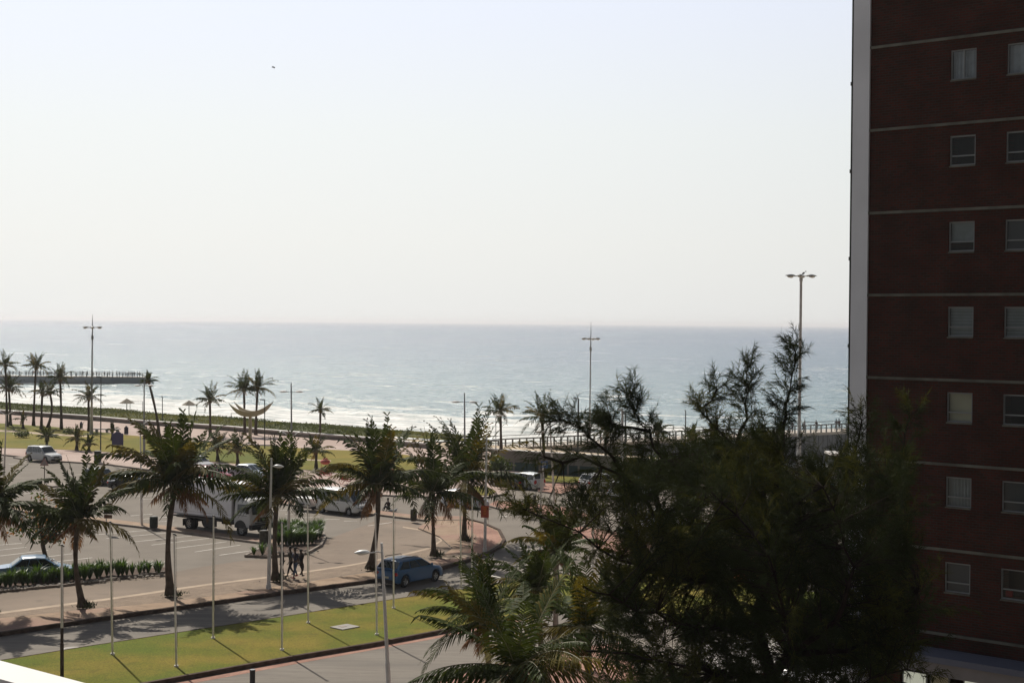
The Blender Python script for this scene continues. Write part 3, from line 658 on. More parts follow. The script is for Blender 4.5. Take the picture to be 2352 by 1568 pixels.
def palm(name, label, base, top, rad, seed, el0=85, nf=26, n=26, lw=.068, tr=.16, group=None, upright=.5, wind=(-.12, -.02, 0), dead=4, skirt=False, bulge=1.0, yellow=.3, trm=None, bend=0.0, build_only=False):
    """base, top: world points; rad: frond length"""
    rnd = random.Random(seed); base = Vector(base); top = Vector(top); wind = Vector(wind)
    t = thing(name, label, 'palm tree', base, 0, group)
    H = top - base
    pts = []; rads = []
    for k in range(11):
        u = k / 10; off = math.sin(u * math.pi) * bend
        fl = (1 + 1.0 * bulge * max(0, 1 - u * 9) + .15 * math.sin(k * 7.3)) 
        lean = Vector((H.x * (u ** 1.5), H.y * (u ** 1.5), H.z * u)); lean.x += off
        pts.append(lean); rads.append(tr * fl * (1 - .35 * u))
    MB().tube(pts, rads, 9).build('trunk', trm or TRUNK, t, smooth=True)
    mb = MB(); org = H
    for k in range(nf):
        u = (k + .5) / nf
        el = R(el0 - (82 if skirt else 92) * u + rnd.uniform(-13, 13)); az = k * 2.39996 + rnd.uniform(-.5, .5)
        L = rad * (1.0 + .10 * u) * rnd.uniform(.82, 1.1)
        mi = 1 if (rnd.random() < yellow * (.3 + u)) else 0
        frond(mb, rnd, org + Vector((math.cos(az), math.sin(az), 0)) * .08, az, el, L, (.16 + .25 * u) * (3.3 / rad), n, rad * .24 + .13, mi, wind * (3.3 / rad), lw)
    mb.ellipsoid(org + Vector((0, 0, -.12)), (tr * 1.5, tr * 1.5, .35), 8, 5, 3)
    mb.build('crown', [LEAF_G, LEAF_Y, LEAF_B, RIB], t)
    if dead:
        mb = MB()
        for k in range(dead):
            az = rnd.uniform(0, 6.28); frond(mb, rnd, org - Vector((0, 0, .15)), az, R(rnd.uniform(-50, -8)), rad * rnd.uniform(.4, .62), .5 * (3.3 / rad), max(8, n - 8), rad * .16, 2, wind, lw * .8, 1.3)
        for k in range(5):
            az = rnd.uniform(0, 6.28); c = org + Vector((math.cos(az) * .2, math.sin(az) * .2, -.3)); mb.ellipsoid(c, (.11, .11, .13), 6, 4, 2)
        mb.build('dead_fronds', [LEAF_G, LEAF_Y, LEAF_B, RIB], t)
    if skirt:
        mb = MB()
        for k in range(70):
            a = rnd.uniform(0, 6.28); r_ = abs(rnd.gauss(0, .42)); q = Vector((math.cos(a) * r_ + .25, math.sin(a) * r_, 0)); hh = rnd.uniform(.15, .5) * (1.2 - min(1, r_)); o2 = Vector((rnd.uniform(-.15, .15), rnd.uniform(-.15, .15), hh)); w_ = Vector((math.cos(a + 1.5), math.sin(a + 1.5), 0)) * .06
            mb.face([q - w_, q + w_, q + o2], 0)
        mb.build('base_plants', BUSHY, t)['kind'] = 'stuff'
    return t
row_grp = 'coconut palms along the street pavement'
def near_palm(label, b_, c_, rpx, seed, **kw):
    base = G(*b_, .12); top = U(c_[0], c_[1], base.y + kw.pop('dy', 0)); rad = rpx * base.y / F
    return palm('coconut_palm', label, base, top, rad, seed, group=row_grp, skirt=True, **kw)
near_palm('coconut palm in front of the long hedge bed, second trunk from the left edge', (190, 1393), (180, 1192), 146, 11, nf=23, n=34, bend=-.3)
near_palm('tall coconut palm whose leaning trunk crosses the rear of the white truck', (392, 1365), (404, 1108), 176, 21, nf=35, n=36, bend=-.25, tr=.19)
near_palm('coconut palm beside the street lamp and the walking people', (633, 1331), (637, 1140), 150, 31, dead=1, nf=31, n=34, bend=-.1, tr=.17)
near_palm('coconut palm with strongly curved trunk left of the blue car', (850, 1306), (868, 1112), 150, 44, nf=31, n=34, bend=.25, dead=6, tr=.19)
near_palm('slim coconut palm behind the blue car with rooty base', (996, 1276), (992, 1132), 142, 52, nf=25, n=32, tr=.15)
near_palm('coconut palm at the rounded pavement corner with bushy base', (1066, 1240), (1070, 1102), 165, 67, nf=32, n=34, dead=7, tr=.17)
near_palm('coconut palm at the left picture edge with fronds over the sedan', (-40, 1405), (-22, 1165), 160, 71, nf=34, n=34)
# frond masses at lower right, near the grass island
def fg_palm(label, c_, D, rpx, seed, **kw):
    top = U(c_[0], c_[1], D); base = Vector((top.x + kw.pop('bx', .3), top.y + .3, 0.1)); rad = rpx * D / F
    return palm('coconut_palm', label, base, top, rad, seed, group='palms at the foot of the large tree', **kw)
fg_palm('palm with spiky upright fronds at the tip of the grass island, below the blue car', (1112, 1425), 62, 172, 83, nf=26, n=34, lw=.04, upright=.2)
fg_palm('low palm sprawling over the lower road, nearest palm of all', (1185, 1530), 54, 285, 95, el0=62, nf=30, n=46, lw=.04, wind=(-.05, 0, 0), yellow=.45, dead=5)
fg_palm('bright green palm between spiky palm and large dark tree', (1232, 1352), 66, 120, 104, nf=28, n=30, lw=.04, yellow=.1)
fg_palm('palm with pale trunk left of the large dark tree by the lane markings', (1278, 1262), 71, 112, 117, nf=20, n=28, bx=0, trm=TRUNKG)
fg_palm('palm half hidden under the left side of the large dark tree', (1345, 1440), 58, 190, 121, nf=24, n=36, lw=.04)
# ---- far palms on the promenade: a few sources, each copied with its own size
def far(label, b_, c_, rpx, seed, z=.17, grp='palms on the promenade', Y=None, trm=None, **kw):
    base = G(*b_, z); top = U(c_[0], c_[1], base.y)
    rad = rpx * base.y / F
    kw['nf'] = int(kw.get('nf', 20) * .85); kw.setdefault('n', 18); kw.setdefault('lw', .06); kw.setdefault('dead', 2); kw.setdefault('tr', .19)
    return palm('palm_tree', label, base, top, rad, seed, group=grp, trm=trm, bulge=.5, wind=(-.05, 0, 0), **kw)
far('tall promenade palm at the left edge, highest crown there', (16, 978), (12, 838), 34, 201)
far('promenade palm with dense crown below the highest one at left edge', (24, 976), (20, 892), 40, 202, nf=26)
far('tall promenade palm, second crown from the left against the pier', (77, 977), (83, 842), 36, 203)
far('tall promenade palm with long straight trunk, third from left against the pier', (141, 985), (138, 868), 36, 204)
far('shorter promenade palm with sparse crown between two taller ones', (95, 985), (97, 898), 30, 205, nf=16)
far('shorter promenade palm with bent trunk right of the sparse one', (109, 982), (114, 900), 30, 206, bend=.5)
far('promenade palm right beside the tall left mast', (204, 990), (203, 912), 36, 207, nf=18)
far('palm with leaning trunk beside the far double lamp', (366, 1010), (340, 872), 24, 208, nf=14)
far('promenade palm left of the crescent sculpture', (483, 1000), (482, 918), 40, 209)
far('left palm of the crossing pair behind the crescent sculpture', (562, 998), (560, 894), 46, 210, nf=26)
far('right palm of the crossing pair behind the crescent sculpture', (587, 998), (592, 890), 44, 211, nf=26)
far('small lone palm against the surf right of the double lamp', (735, 1003), (736, 940), 28, 212, nf=13)
far('palm by the beginning of the right pier', (1151, 1040), (1149, 944), 44, 213, nf=24)
far('windswept palm right of the pier start, in front of the white wing lamp', (1250, 1095), (1245, 958), 58, 214, nf=28, tr=.2)
far('palm crown behind the large tree at the right mast', (1391, 1080), (1391, 992), 42, 215)
far('palm crown behind the large tree between two branches', (1511, 1080), (1511, 990), 38, 216)
far('brownish palm crown before the right pier railing', (1641, 1085), (1640, 990), 26, 217, yellow=.9)
far('palm crown left of the brownish one by the right pier', (1592, 1090), (1590, 1003), 34, 218)
lg = 'young palms on the promenade lawn'
far('young palm on the lawn behind the white wagon', (107, 1038), (108, 1003), 30, 221, grp=lg, nf=14, dead=0)
far('tiny young palm beside the low promenade wall at left', (53, 983), (52, 962), 22, 222, grp=lg, nf=9, dead=0)
far('young bushy palm on the lawn left of the blue board', (176, 1033), (177, 1006), 36, 223, grp=lg, nf=16, dead=0)
far('thin young palm on the lawn next to the bushy one', (204, 1036), (205, 1018), 24, 224, grp=lg, nf=12, dead=0)
far('young palm on the lawn left of the crescent post', (500, 1058), (498, 1024), 42, 225, grp=lg, nf=20)
far('young dark palm on the lawn below the crescent sculpture', (546, 1068), (544, 1030), 44, 226, grp=lg, nf=22)
far('young palm on the lawn left of the red rickshaws', (726, 1078), (726, 1034), 44, 227, grp=lg, nf=22)
far('young palm on the lawn by the boards under the tall palms', (258, 1010), (258, 985), 18, 228, grp=lg, nf=9, dead=0)
# ---- small broadleaf tree behind the first palm
def leafy(name, label, cat, base, h, r, seed, nleaf, size, m_, lean=0, trunk_r=.16, group=None, squash=.7, stems=4):
    rnd = random.Random(seed); t = thing(name, label, cat, base, 0, group); mb = MB(); nodes = []
    for k in range(stems):
        a = rnd.uniform(0, 6.28) if k else 0; e_ = Vector((math.cos(a) * r * .6, math.sin(a) * r * .6, h * rnd.uniform(.75, 1)))
        p1 = Vector((lean, 0, h * .45)); mb.tube([(0, 0, 0), p1, (p1 + e_) / 2 + Vector((0, 0, .1)), e_], [trunk_r, trunk_r * .75, trunk_r * .45, trunk_r * .15], 7); nodes.append(e_); nodes.append((p1 + e_) / 2)
    mb.build('trunk', TRUNK, t, smooth=True)
    mb = MB()
    cl = [Vector((rnd.gauss(0, r * .45), rnd.gauss(0, r * .45), h + rnd.gauss(0, r * squash * .35))) for _ in range(16)] + nodes
    for k in range(nleaf):
        c = cl[rnd.randrange(len(cl))]; q = c + Vector((rnd.gauss(0, r * .16), rnd.gauss(0, r * .16), rnd.gauss(0, r * .12)))
        a = Vector((rnd.gauss(0, 1), rnd.gauss(0, 1), rnd.gauss(0, 1))).normalized() * size; b2 = a.cross(Vector((rnd.gauss(0, 1), rnd.gauss(0, 1), rnd.gauss(0, 1)))).normalized() * size * .5
        mb.face([q - a, q + b2, q + a, q - b2], rnd.choice((0, 0, 1)))
    mb.build('crown', m_, t); return t
OL = mat('orange_leaf', (.20, .085, .02), .6, var=.4, vscale=2, transl=.35); GLF = mat('broad_leaf', (.05, .075, .018), .6, var=.35, vscale=2, transl=.25)
tr_ = leafy('small_tree', 'small forked tree with orange-brown leaves behind the first palm', 'tree', G(107, 1292), 2.6, 2.0, 5, 1500, .14, [GLF, OL], lean=-.25, trunk_r=.2)
leafy('bush', 'bright green bush beside the white car under the large tree', 'bush', G(1500, 1110), 1.9, 2.2, 6, 1800, .16, [GLF, LEAF_G], group=None)
leafy('bush', 'dark bush behind the corner palm next to the silver hatchback', 'bush', G(1140, 1092), 1.2, 1.9, 8, 1300, .14, [GLF, GLF])
leafy('bush', 'low dark shrub on the lawn at left near the path', 'bush', G(50, 1005, .16), .5, 1.2, 9, 500, .12, [GLF, GLF])
leafy('bush', 'low round shrub on the lawn between the tall palm trunks', 'bush', G(158, 997, .16), .45, .9, 10, 400, .12, [GLF, GLF])
# ---- dune vegetation: one mass behind the sea wall
DUNE = mat('dune_bush', (.058, .076, .03), .95, var=.45, vscale=.9, transl=.3); DUNE2 = mat('dune_grass', (.115, .125, .05), .95, var=.3, vscale=.6, transl=.3)
rnd = random.Random(77); mb = MB()
prof = [(-330, 1.2), (-150, 1.5), (-118, 1.6), (-100, 1.3), (-88, .95), (-75, .8), (-66, 1.3), (-58, 1.5), (-50, 1.0), (-43.5, .25), (-41, .2), (-36, 1.6), (-28, 2.3), (-20, 2.0), (-12, 1.9), (-4, 1.9), (1, 1.2), (6, .1)]
def ph(s):
    s -= 100
    return 0
# heights are given along picture x by unprojecting onto the dune crest line t = 156
crest = [(-200, 912), (0, 932), (26, 931), (60, 934), (110, 939), (170, 938), (210, 940), (250, 950), (330, 955), (400, 960), (470, 958), (500, 962), (522, 976), (545, 984), (590, 984), (630, 979), (660, 974), (700, 978), (750, 986), (800, 989), (850, 992), (880, 992), (915, 998), (940, 1012), (960, 1022)]
def crest_y(x):
    for (x0, y0), (x1, y1) in zip(crest[:-1], crest[1:]):
        if x0 <= x <= x1: return y0 + (y1 - y0) * (x - x0) / (x1 - x0)
    return 1020
def sz(x):
    # world point on the crest: ray in the vertical plane t = 156
    d = ray(x, crest_y(x)); k = 156 / (d.x * NX + d.y * NY); p = Vector((0, 0, CAMH)) + d * k
    return p
rows = []
for x in range(-200, 961, 4):
    p = sz(x); hh = max(.1, p.z + .2) * (1 + .45 * noise.noise(Vector((x * .022, 4, 0))) + .25 * noise.noise(Vector((x * .07, 9, 0)))); r = []
    jit = noise.noise(Vector((x * .08, 0, 0))) * .5
    for j in range(13):
        u = j / 12; t = 143 + 30 * u; s = p.x * UX + p.y * UY
        e_ = math.sin(math.pi * min(1, u / .87 * .87 + .02)) ** .55 if 0 < u < 1 else 0
        zc = tz(t) if u > .4 else 0
        q = ST(s, t, zc + (hh * e_) * (1 + .35 * noise.noise(Vector((x * .09, u * 7, 1)))) if u < .96 else tz(t) - .3)
        r.append(q)
    rows.append(r)
mb.grid(rows); o = mb.build('dune_scrub_mound', [DUNE2], smooth=True)
# leaf clumps over the mound
mb2 = MB(); pts = [Vector(p) for r in rows for p in r[1:-1]]
for k in range(52000):
    i = rnd.randrange(len(rows) - 1); j = rnd.randrange(1, 10); a = Vector(rows[i][j]); b3 = Vector(rows[i + 1][j + 1]); q = Vector((rnd.uniform(min(a.x, b3.x), max(a.x, b3.x)), rnd.uniform(min(a.y, b3.y), max(a.y, b3.y)), a.z + rnd.uniform(-.05, .28)))
    if q.z < .15 and tz(q.x * NX + q.y * NY) > -.3: continue
    s_ = rnd.uniform(.10, .24); a = Vector((rnd.gauss(0, 1), rnd.gauss(0, 1), rnd.uniform(-.5, .7))).normalized() * s_; b2 = a.cross(Vector((rnd.gauss(0, 1), rnd.gauss(0, 1), rnd.gauss(0, 1)))).normalized() * s_ * .6
    mi = 1 if noise.noise(Vector((q.x * .06, q.y * .06, 5))) > .12 else 0
    mb2.face([q - b2, q + b2, q + a], mi)
o2 = mb2.build('dune_scrub', [DUNE, DUNE2]); o2['kind'] = 'stuff'; o['kind'] = 'stuff'; o['label'] = 'green dune vegetation between promenade and beach'; o2['label'] = 'leafy dune scrub behind the promenade wall'
# ---------------------------------------------------------------- big casuarina
def casuarina():
    rnd = random.Random(2024)
    D0 = 42.0
    base = Vector((6.8, 42.0, 0.0))
    t = thing('casuarina_tree', 'huge dark feathery casuarina filling the lower right', 'tree', base)
    # main limbs end points given as (px, py, depth) on the tree seen from the window
    def W3(px, py, dy): return U(px, py, D0 + dy) - base
    limbs = [  # list of polylines of (px, py, depth offset), radius at start
        ([(1765, 1700, 0), (1775, 1560, 0), (1740, 1450, .3), (1650, 1330, .2), (1530, 1230, -.6), (1480, 1140, -1), (1430, 1090, -1), (1340, 1060, -1.2), (1250, 1052, -1.4)], .26),
        ([(1740, 1450, .3), (1760, 1330, .6), (1765, 1210, .8), (1745, 1100, .9), (1690, 1030, 1), (1645, 985, 1), (1612, 940, .9), (1648, 896, 1)], .2),
        ([(1765, 1210, .8), (1790, 1080, .6), (1808, 980, .5), (1806, 930, .5), (1820, 865, .5), (1827, 812, .4)], .12),
        ([(1690, 1030, 1), (1720, 960, 1.4), (1716, 905, 1.6), (1714, 858, 1.7)], .07),
        ([(1765, 1330, .6), (1850, 1230, 0), (1920, 1130, -.4), (1965, 1040, -.4), (1978, 962, -.4)], .14),
        ([(1850, 1230, 0), (1960, 1160, .5), (2040, 1090, 1), (2075, 1020, 1.1), (2085, 955, 1.1)], .12),
        ([(1775, 1560, 0), (1860, 1440, 1), (1950, 1370, 1.8), (2050, 1330, 2.2), (2110, 1400, 2.0)], .16),
        ([(1530, 1230, -.6), (1500, 1130, -.5), (1528, 1060, -.3), (1490, 990, -.2), (1457, 950, 0), (1440, 916, 0)], .09),
        ([(1490, 990, -.2), (1440, 985, -.6), (1408, 978, -.8), (1392, 962, -.8)], .05),
        ([(1430, 1090, -1), (1380, 1020, -1.4), (1330, 980, -1.6), (1292, 962, -1.7)], .05),
        ([(1650, 1330, .2), (1540, 1330, -1.6), (1420, 1280, -2.5), (1330, 1220, -3), (1240, 1180, -3.2), (1190, 1158, -3.2)], .13),
        ([(1740, 1450, .3), (1600, 1440, -2.4), (1470, 1400, -3.6), (1390, 1370, -4.2), (1340, 1350, -4.3)], .15),
        ([(1765, 1560, 0), (1620, 1540, -3), (1480, 1510, -4.5), (1400, 1500, -5), (1345, 1490, -5.2)], .15),
        ([(1775, 1560, 0), (1820, 1500, -3), (1800, 1400, -4.4), (1770, 1280, -5), (1700, 1180, -5), (1620, 1120, -4.8)], .14),
        ([(1820, 1500, -3), (1920, 1430, -4), (1960, 1300, -4.4), (1930, 1200, -4.2), (1890, 1120, -4)], .12),
        ([(1820, 1500, -3), (1950, 1500, -3.4), (2060, 1440, -3), (2110, 1360, -2.4)], .10),
        ([(1690, 1030, 1), (1600, 1040, .6), (1530, 1040, .3), (1460, 1030, 0)], .06),
        ([(1765, 1700, 0), (1650, 1620, -4), (1520, 1580, -6), (1420, 1600, -7)], .14),
        ([(1765, 1700, 0), (1900, 1620, -3), (2000, 1560, -4), (2080, 1540, -4)], .12),
    ]
    wood = MB(); nodes = []     # (pos, dir, level radius)
    def addlimb(P, r0_):
        # resample with wobble
        pts = [P[0]]
        for a, b_ in zip(P[:-1], P[1:]):
            L = (b_ - a).length; n = max(2, int(L / .45))
            for k in range(1, n + 1):
                q = a.lerp(b_, k / n) + Vector((rnd.gauss(0, .04), rnd.gauss(0, .04), rnd.gauss(0, .04))); pts.append(q)
        rad = [r0_ * max(.12, 1 - 1.15 * (k / (len(pts) - 1)) ** .8) + .006 for k in range(len(pts))]
        wood.tube(pts, rad, 6, cap=False)
        for k, q in enumerate(pts):
            d = (pts[min(k + 1, len(pts) - 1)] - pts[max(0, k - 1)]).normalized(); nodes.append((q, d, k / (len(pts) - 1)))
        return pts
    wood.tube([(0, 0, 0), (.05, .05, 2.4), W3(1765, 1700, 0)], [.42, .34, .29], 10)
    allp = []
    for L_, r_ in limbs: allp.append(addlimb([W3(*q) for q in L_], r_))
    # secondary twigs
    sprays = []
    cent = W3(1720, 1330, -1.5)
    for P_, (L_, r_) in zip(allp, limbs):
        n = len(P_)
        for k in range(2, n):
            u = k / n
            if u < .16 and r_ > .12: continue
            wp = P_[k] + base; yimg = 742 + (CAMH - wp.z) / wp.y * F
            thin = (L_[-1][1] < 965 and u > .55) or yimg < 1085        # exposed tips above the mass: keep feathery and narrow
            if yimg > 1085 and L_[-1][0] < 1500 and u > .3 and rnd.random() < .35: continue
            for _ in range((5 if yimg < 1010 else 3) if thin else 4):
                d = (P_[min(k + 1, n - 1)] - P_[k - 1]).normalized()
                a = Vector((rnd.gauss(0, 1), rnd.gauss(0, 1), rnd.gauss(.25, .8))).normalized(); a = (a - d * a.dot(d)).normalized()
                dd = (a * (.65 if thin else 1) + d * rnd.uniform(.3, .9) + Vector((-.12, 0, .12))).normalized()
                cmp_ = L_[-1][0] < 1470 and u > .35
                Ls = rnd.uniform(.25, .55) if thin else (rnd.uniform(.2, .6) if cmp_ else rnd.uniform(.5, 1.4))
                q0 = P_[k]; q1 = q0 + dd * Ls * .55; q2 = q1 + (dd + Vector((-.1, 0, .15))).normalized() * Ls * .5
                wood.tube([q0, q1, q2], [.014, .009, .004], 3, cap=False)
                m_ = 4 if thin else 5
                for z in range(m_):
                    f_ = (z + .6) / m_; q = q0.lerp(q1, f_ * 2) if f_ < .5 else q1.lerp(q2, f_ * 2 - 1)
                    sprays.append((q + Vector((rnd.gauss(0, .05), rnd.gauss(0, .05), rnd.gauss(0, .05))), (dd + Vector((rnd.gauss(0, .45), rnd.gauss(0, .45), rnd.gauss(0, .4)))).normalized(), 1 if thin else (.8 if cmp_ else 1.15)))
    # fill the crown volume with clumps that hang from the nearest limb
    poly = [(1225, 1168), (1330, 1180), (1400, 1150), (1440, 1120), (1500, 1100), (1580, 1085), (1640, 1045), (1730, 1015), (1790, 1035), (1840, 1055), (1880, 1080), (1950, 1110), (1975, 1050), (2000, 1110), (2055, 1120), (2083, 1050), (2098, 1130), (2085, 1250), (2135, 1400), (2105, 1500), (2040, 1600), (1990, 1700), (1420, 1700), (1400, 1560), (1430, 1470), (1400, 1390), (1430, 1310), (1450, 1255), (1370, 1215), (1240, 1192), (1200, 1172)]
    def inside(x, y):
        c = False; j = len(poly) - 1
        for i in range(len(poly)):
            xi, yi = poly[i]; xj, yj = poly[j]
            if (yi > y) != (yj > y) and x < (xj - xi) * (y - yi) / (yj - yi) + xi: c = not c
            j = i
        return c
    import numpy as np
    npos = np.array([tuple(n_[0]) for n_ in nodes]); made = 0
    while made < 1250:
        x, y = rnd.uniform(1190, 2140), rnd.uniform(985, 1700)
        if not inside(x, y): continue
        ex = min(1.0, max(.0, (x - 1190) / 300)); dd_ = rnd.uniform(-4.2, 3.0) * (.35 + .65 * ex)
        if y < 1120: dd_ *= .5
        if noise.noise(Vector((x * .0155, y * .020, dd_ * .08 + 9))) < .10 - .20 * ex + (.08 if y > 1380 else 0) and rnd.random() < .985: continue
        q = W3(x, y, dd_); i = int(((npos - np.array(tuple(q))) ** 2).sum(1).argmin()); a = nodes[i][0]; L = (q - a).length
        if L > 2.6: continue
        d = (q - a).normalized() if L > .05 else Vector((0, 0, 1))
        if L > .3: wood.tube([a, a.lerp(q, .5) + Vector((rnd.gauss(0, .08), rnd.gauss(0, .08), .08)), q], [.022, .013, .005], 3, cap=False)
        made += 1
        pd = (d * .45 + Vector((-.22, 0, .8)) + Vector((rnd.gauss(0, .3), rnd.gauss(0, .3), rnd.gauss(0, .25)))).normalized()
        Lp = rnd.uniform(.6, 1.15)
        wood.tube([q, q + pd * Lp], [.006, .003], 3, cap=False)
        for z in range(8):
            sprays.append((q + pd * (Lp * (z / 8.0)) + Vector((rnd.gauss(0, .05), rnd.gauss(0, .05), rnd.gauss(0, .04))), (pd + Vector((rnd.gauss(0, .38), rnd.gauss(0, .38), rnd.gauss(-.05, .3)))).normalized(), 1.05))
    wood.build('trunk', mat('casuarina_bark', (.03, .024, .019), .95, var=.3, vscale=4, spec=.05), t, smooth=True)
    mb = MB()
    for q, d, sc in sprays:
        L = rnd.uniform(.28, .5) * sc; tip = q + d * L; nn_ = 21
        col = 1 if noise.noise(q * .55) > .18 else 0
        for k in range(nn_):
            u = k / nn_; s0 = q + d * L * u
            a = Vector((rnd.gauss(0, 1), rnd.gauss(0, 1), rnd.gauss(0, 1)))
            nd_ = (d * .9 + a * .42 + Vector((-.10, 0, -.38))).normalized(); l = rnd.uniform(.16, .32) * sc
            w_ = nd_.cross(Vector((rnd.gauss(0, 1), rnd.gauss(0, 1), rnd.gauss(0, 1)))).normalized() * rnd.uniform(.006, .0115)
            mb.face([s0 - w_, s0 + w_, s0 + nd_ * l + Vector((0, 0, -.05 * l))], col)
    CN = mat('casuarina_needles', (.030, .040, .017), .85, var=.3, vscale=1.2, transl=.12, spec=.06); CN2 = mat('casuarina_needles_olive', (.055, .060, .018), .85, var=.3, vscale=1.2, transl=.2, spec=.06)
    mb.build('crown', [CN, CN2], t)
    print('casuarina', len(mb.f))
casuarina()
# ---------------------------------------------------------------- strap-leaved bed plants
def strappy(seed, h, nl):
    rnd = random.Random(seed); mb = MB()
    for k in range(nl):
        a = rnd.uniform(0, 6.28); sp = rnd.uniform(.1, .75); L = h * rnd.uniform(.7, 1.1); w_ = Vector((-math.sin(a), math.cos(a), 0)) * .035
        q0 = Vector((math.cos(a) * .06, math.sin(a) * .06, 0)); q1 = q0 + Vector((math.cos(a) * sp * L * .4, math.sin(a) * sp * L * .4, L * .62)); q2 = q1 + Vector((math.cos(a) * sp * L * .55, math.sin(a) * sp * L * .55, L * .34 * (1 - sp)))
        mb.face([q0 - w_ * .6, q0 + w_ * .6, q1 + w_, q1 - w_]); mb.face([q1 - w_, q1 + w_, q2])
    return mb
SG = mat('strap_leaf', (.045, .092, .02), .5, var=.3, vscale=3, transl=.3)
SOIL = mat('bed_soil', (.07, .04, .025), 1, var=.4, vscale=3)
raised('hedge_bed', [(-200, 1385), (0, 1360), (150, 1346), (384, 1315), (384, 1305), (250, 1313), (150, 1325), (0, 1338), (-200, 1362)], .10, SOIL); kerb('hedge_bed_kerb', [(-200, 1385), (0, 1360), (150, 1346), (384, 1315)], .14, .14)
raised('island_bed', [(564, 1280), (613, 1281), (705, 1272), (735, 1255), (746, 1236), (735, 1222), (700, 1214), (640, 1222), (618, 1250), (600, 1262), (570, 1273)], .12, SOIL); kerb('island_bed_kerb', [(600, 1262), (564, 1279), (613, 1281.5), (705, 1272.5), (737, 1255), (747, 1236), (738, 1221)], .16, .17)
mB = [strappy(300 + k, h, n).build('bed_plant', SG) for k, (h, n) in enumerate([(1.3, 60), (1.15, 52), (1.5, 74)])]
protos = []
for k, o in enumerate(mB): protos.append(o)
beds = []
rb = random.Random(9)
for k in range(36):
    x = -60 + k * 12.2
    if x > 372: break
    y = 1352 - (x + 40) * .098 + rb.uniform(-4, 3); beds.append((x + rb.uniform(-3, 3), y, 'leafy strap plant in the long bed in front of the pale sedan and parking bays', 'strap-leaved plants in the long bed', 1 if x > 290 else 0))
for k in range(34):
    x = 640 + (k % 12) * 8.6; y = 1226 + (k // 12) * 12 + (0 if x < 660 else rb.uniform(-3, 3)) + (4 if x > 735 else 0)
    if x > 742: continue
    beds.append((x, y, 'tall strap-leaved plant massed in the rounded island bed', 'strap-leaved plants in the rounded bed', 2))
beds += [(583, 1274, 'leftmost small strap plant at the tip of the rounded bed', None, 1), (603, 1273, 'second small strap plant from the tip of the rounded bed', None, 1), (625, 1272, 'small strap plant behind the street lamp pole in the rounded bed', None, 1)]
for k, (x, y, lab, grp, v) in enumerate(beds):
    p = G(x, y, .11)
    o = protos[v] if (protos[v].get('label') is None) else protos[v].copy()
    if o.name not in COL.objects: COL.objects.link(o)
    o.location = p; o.rotation_euler = (0, 0, rb.uniform(0, 6)); s_ = rb.uniform(.66, 1.0) * (1.0 if v != 1 else .9); o.scale = (s_,) * 3
    tag(o, lab, 'plant')
    if grp: o['group'] = grp
    elif 'group' in o.keys(): del o['group']
# pale stones in the beds
mb = MB(); rb = random.Random(3)
for k in range(120):
    x = rb.uniform(-40, 380); y = 1358 - (x + 40) * .098 + rb.uniform(-3, 3); p = G(x, y, .13); r_ = rb.uniform(.04, .13); mb.ellipsoid((p.x, p.y, .12), (r_, r_ * .8, r_ * .6), 6, 4)
for k in range(60):
    p = G(rb.uniform(570, 740), rb.uniform(1262, 1271), .13); r_ = rb.uniform(.04, .1); mb.ellipsoid((p.x, p.y, .13), (r_, r_ * .8, r_ * .6), 6, 4)
o = mb.build('bed_stones', mat('stone', (.36, .32, .28), .9)); o['kind'] = 'stuff'
# ---------------------------------------------------------------- poles and lamps
GALV = mat('galvanised_pole', (.62, .61, .60), .55, var=.1, vscale=1.5); WPAINT = mat('white_pole_paint', (.74, .70, .66), .6, var=.12, vscale=2)
DARKP = mat('dark_pole_paint', (.03, .032, .035), .5); LAMPW = mat('lamp_shell', (.72, .72, .70), .35); RUST = mat('rusty_pole', (.06, .04, .035), .8, var=.3, vscale=3)
MGREY = mat('mast_grey', (.26, .28, .30), .55, var=.1, vscale=1); LENS = mat('lamp_lens', (.55, .52, .48), .2)
def head_shell(mb, p, dirx, L, w, h):
    """flattened almond lamp head from p along direction dirx"""
    d = Vector(dirx).normalized(); s = Vector((-d.y, d.x, 0)).normalized(); up_ = Vector((0, 0, 1)); rows = []
    for k in range(9):
        u = k / 8; r_ = math.sin(math.pi * (.06 + .90 * u ** .8)) ** .75
        c = p + d * L * u; rows.append([c + s * math.cos(a) * w * r_ + up_ * (math.sin(a) * h * r_ * (1.0 if math.sin(a) > 0 else .45)) for a in [2 * math.pi * j / 12 for j in range(12)]])
    mb.grid(rows, close=True)
def lamp_single(label, b_, top, heads, z=.12, r=.075, m_=GALV, name='street_lamp', group='single-arm street lamps', D=None, arm=.35):
    base = G(*b_, z); tp = U(top[0], top[1], base.y); t = thing(name, label, 'street lamp', base, 0, group)
    T_ = tp - base
    MB().tube([(0, 0, 0), T_ * .3, T_ * .31, T_], [r * 1.25, r * 1.15, r * .95, r * .6], 10).build('pole', m_, t)
    MB().tube([(0, 0, 0), (0, 0, .25)], [r * 1.8, r * 1.6], 10).build('base_plate', m_, t)
    for hx, hy, L in heads:
        hp = U(hx, hy, base.y) - base; dx = 1 if L > 0 else -1
        st = T_ * (hp.z / T_.z)
        MB().tube([st, st + Vector((dx * .15, 0, .05)), hp], [.028, .028, .028], 6).build('arm', m_, t)
        mb = MB(); head_shell(mb, hp, (dx, -.15, 0), abs(L), .17, .13); h = mb.build('lamp_head', LAMPW, t, smooth=True)
        MB().ellipsoid((hp.x + dx * abs(L) * .55, hp.y, hp.z - .055), (abs(L) * .28, .12, .04), 10, 5).build('lens', LENS, h)
    return t
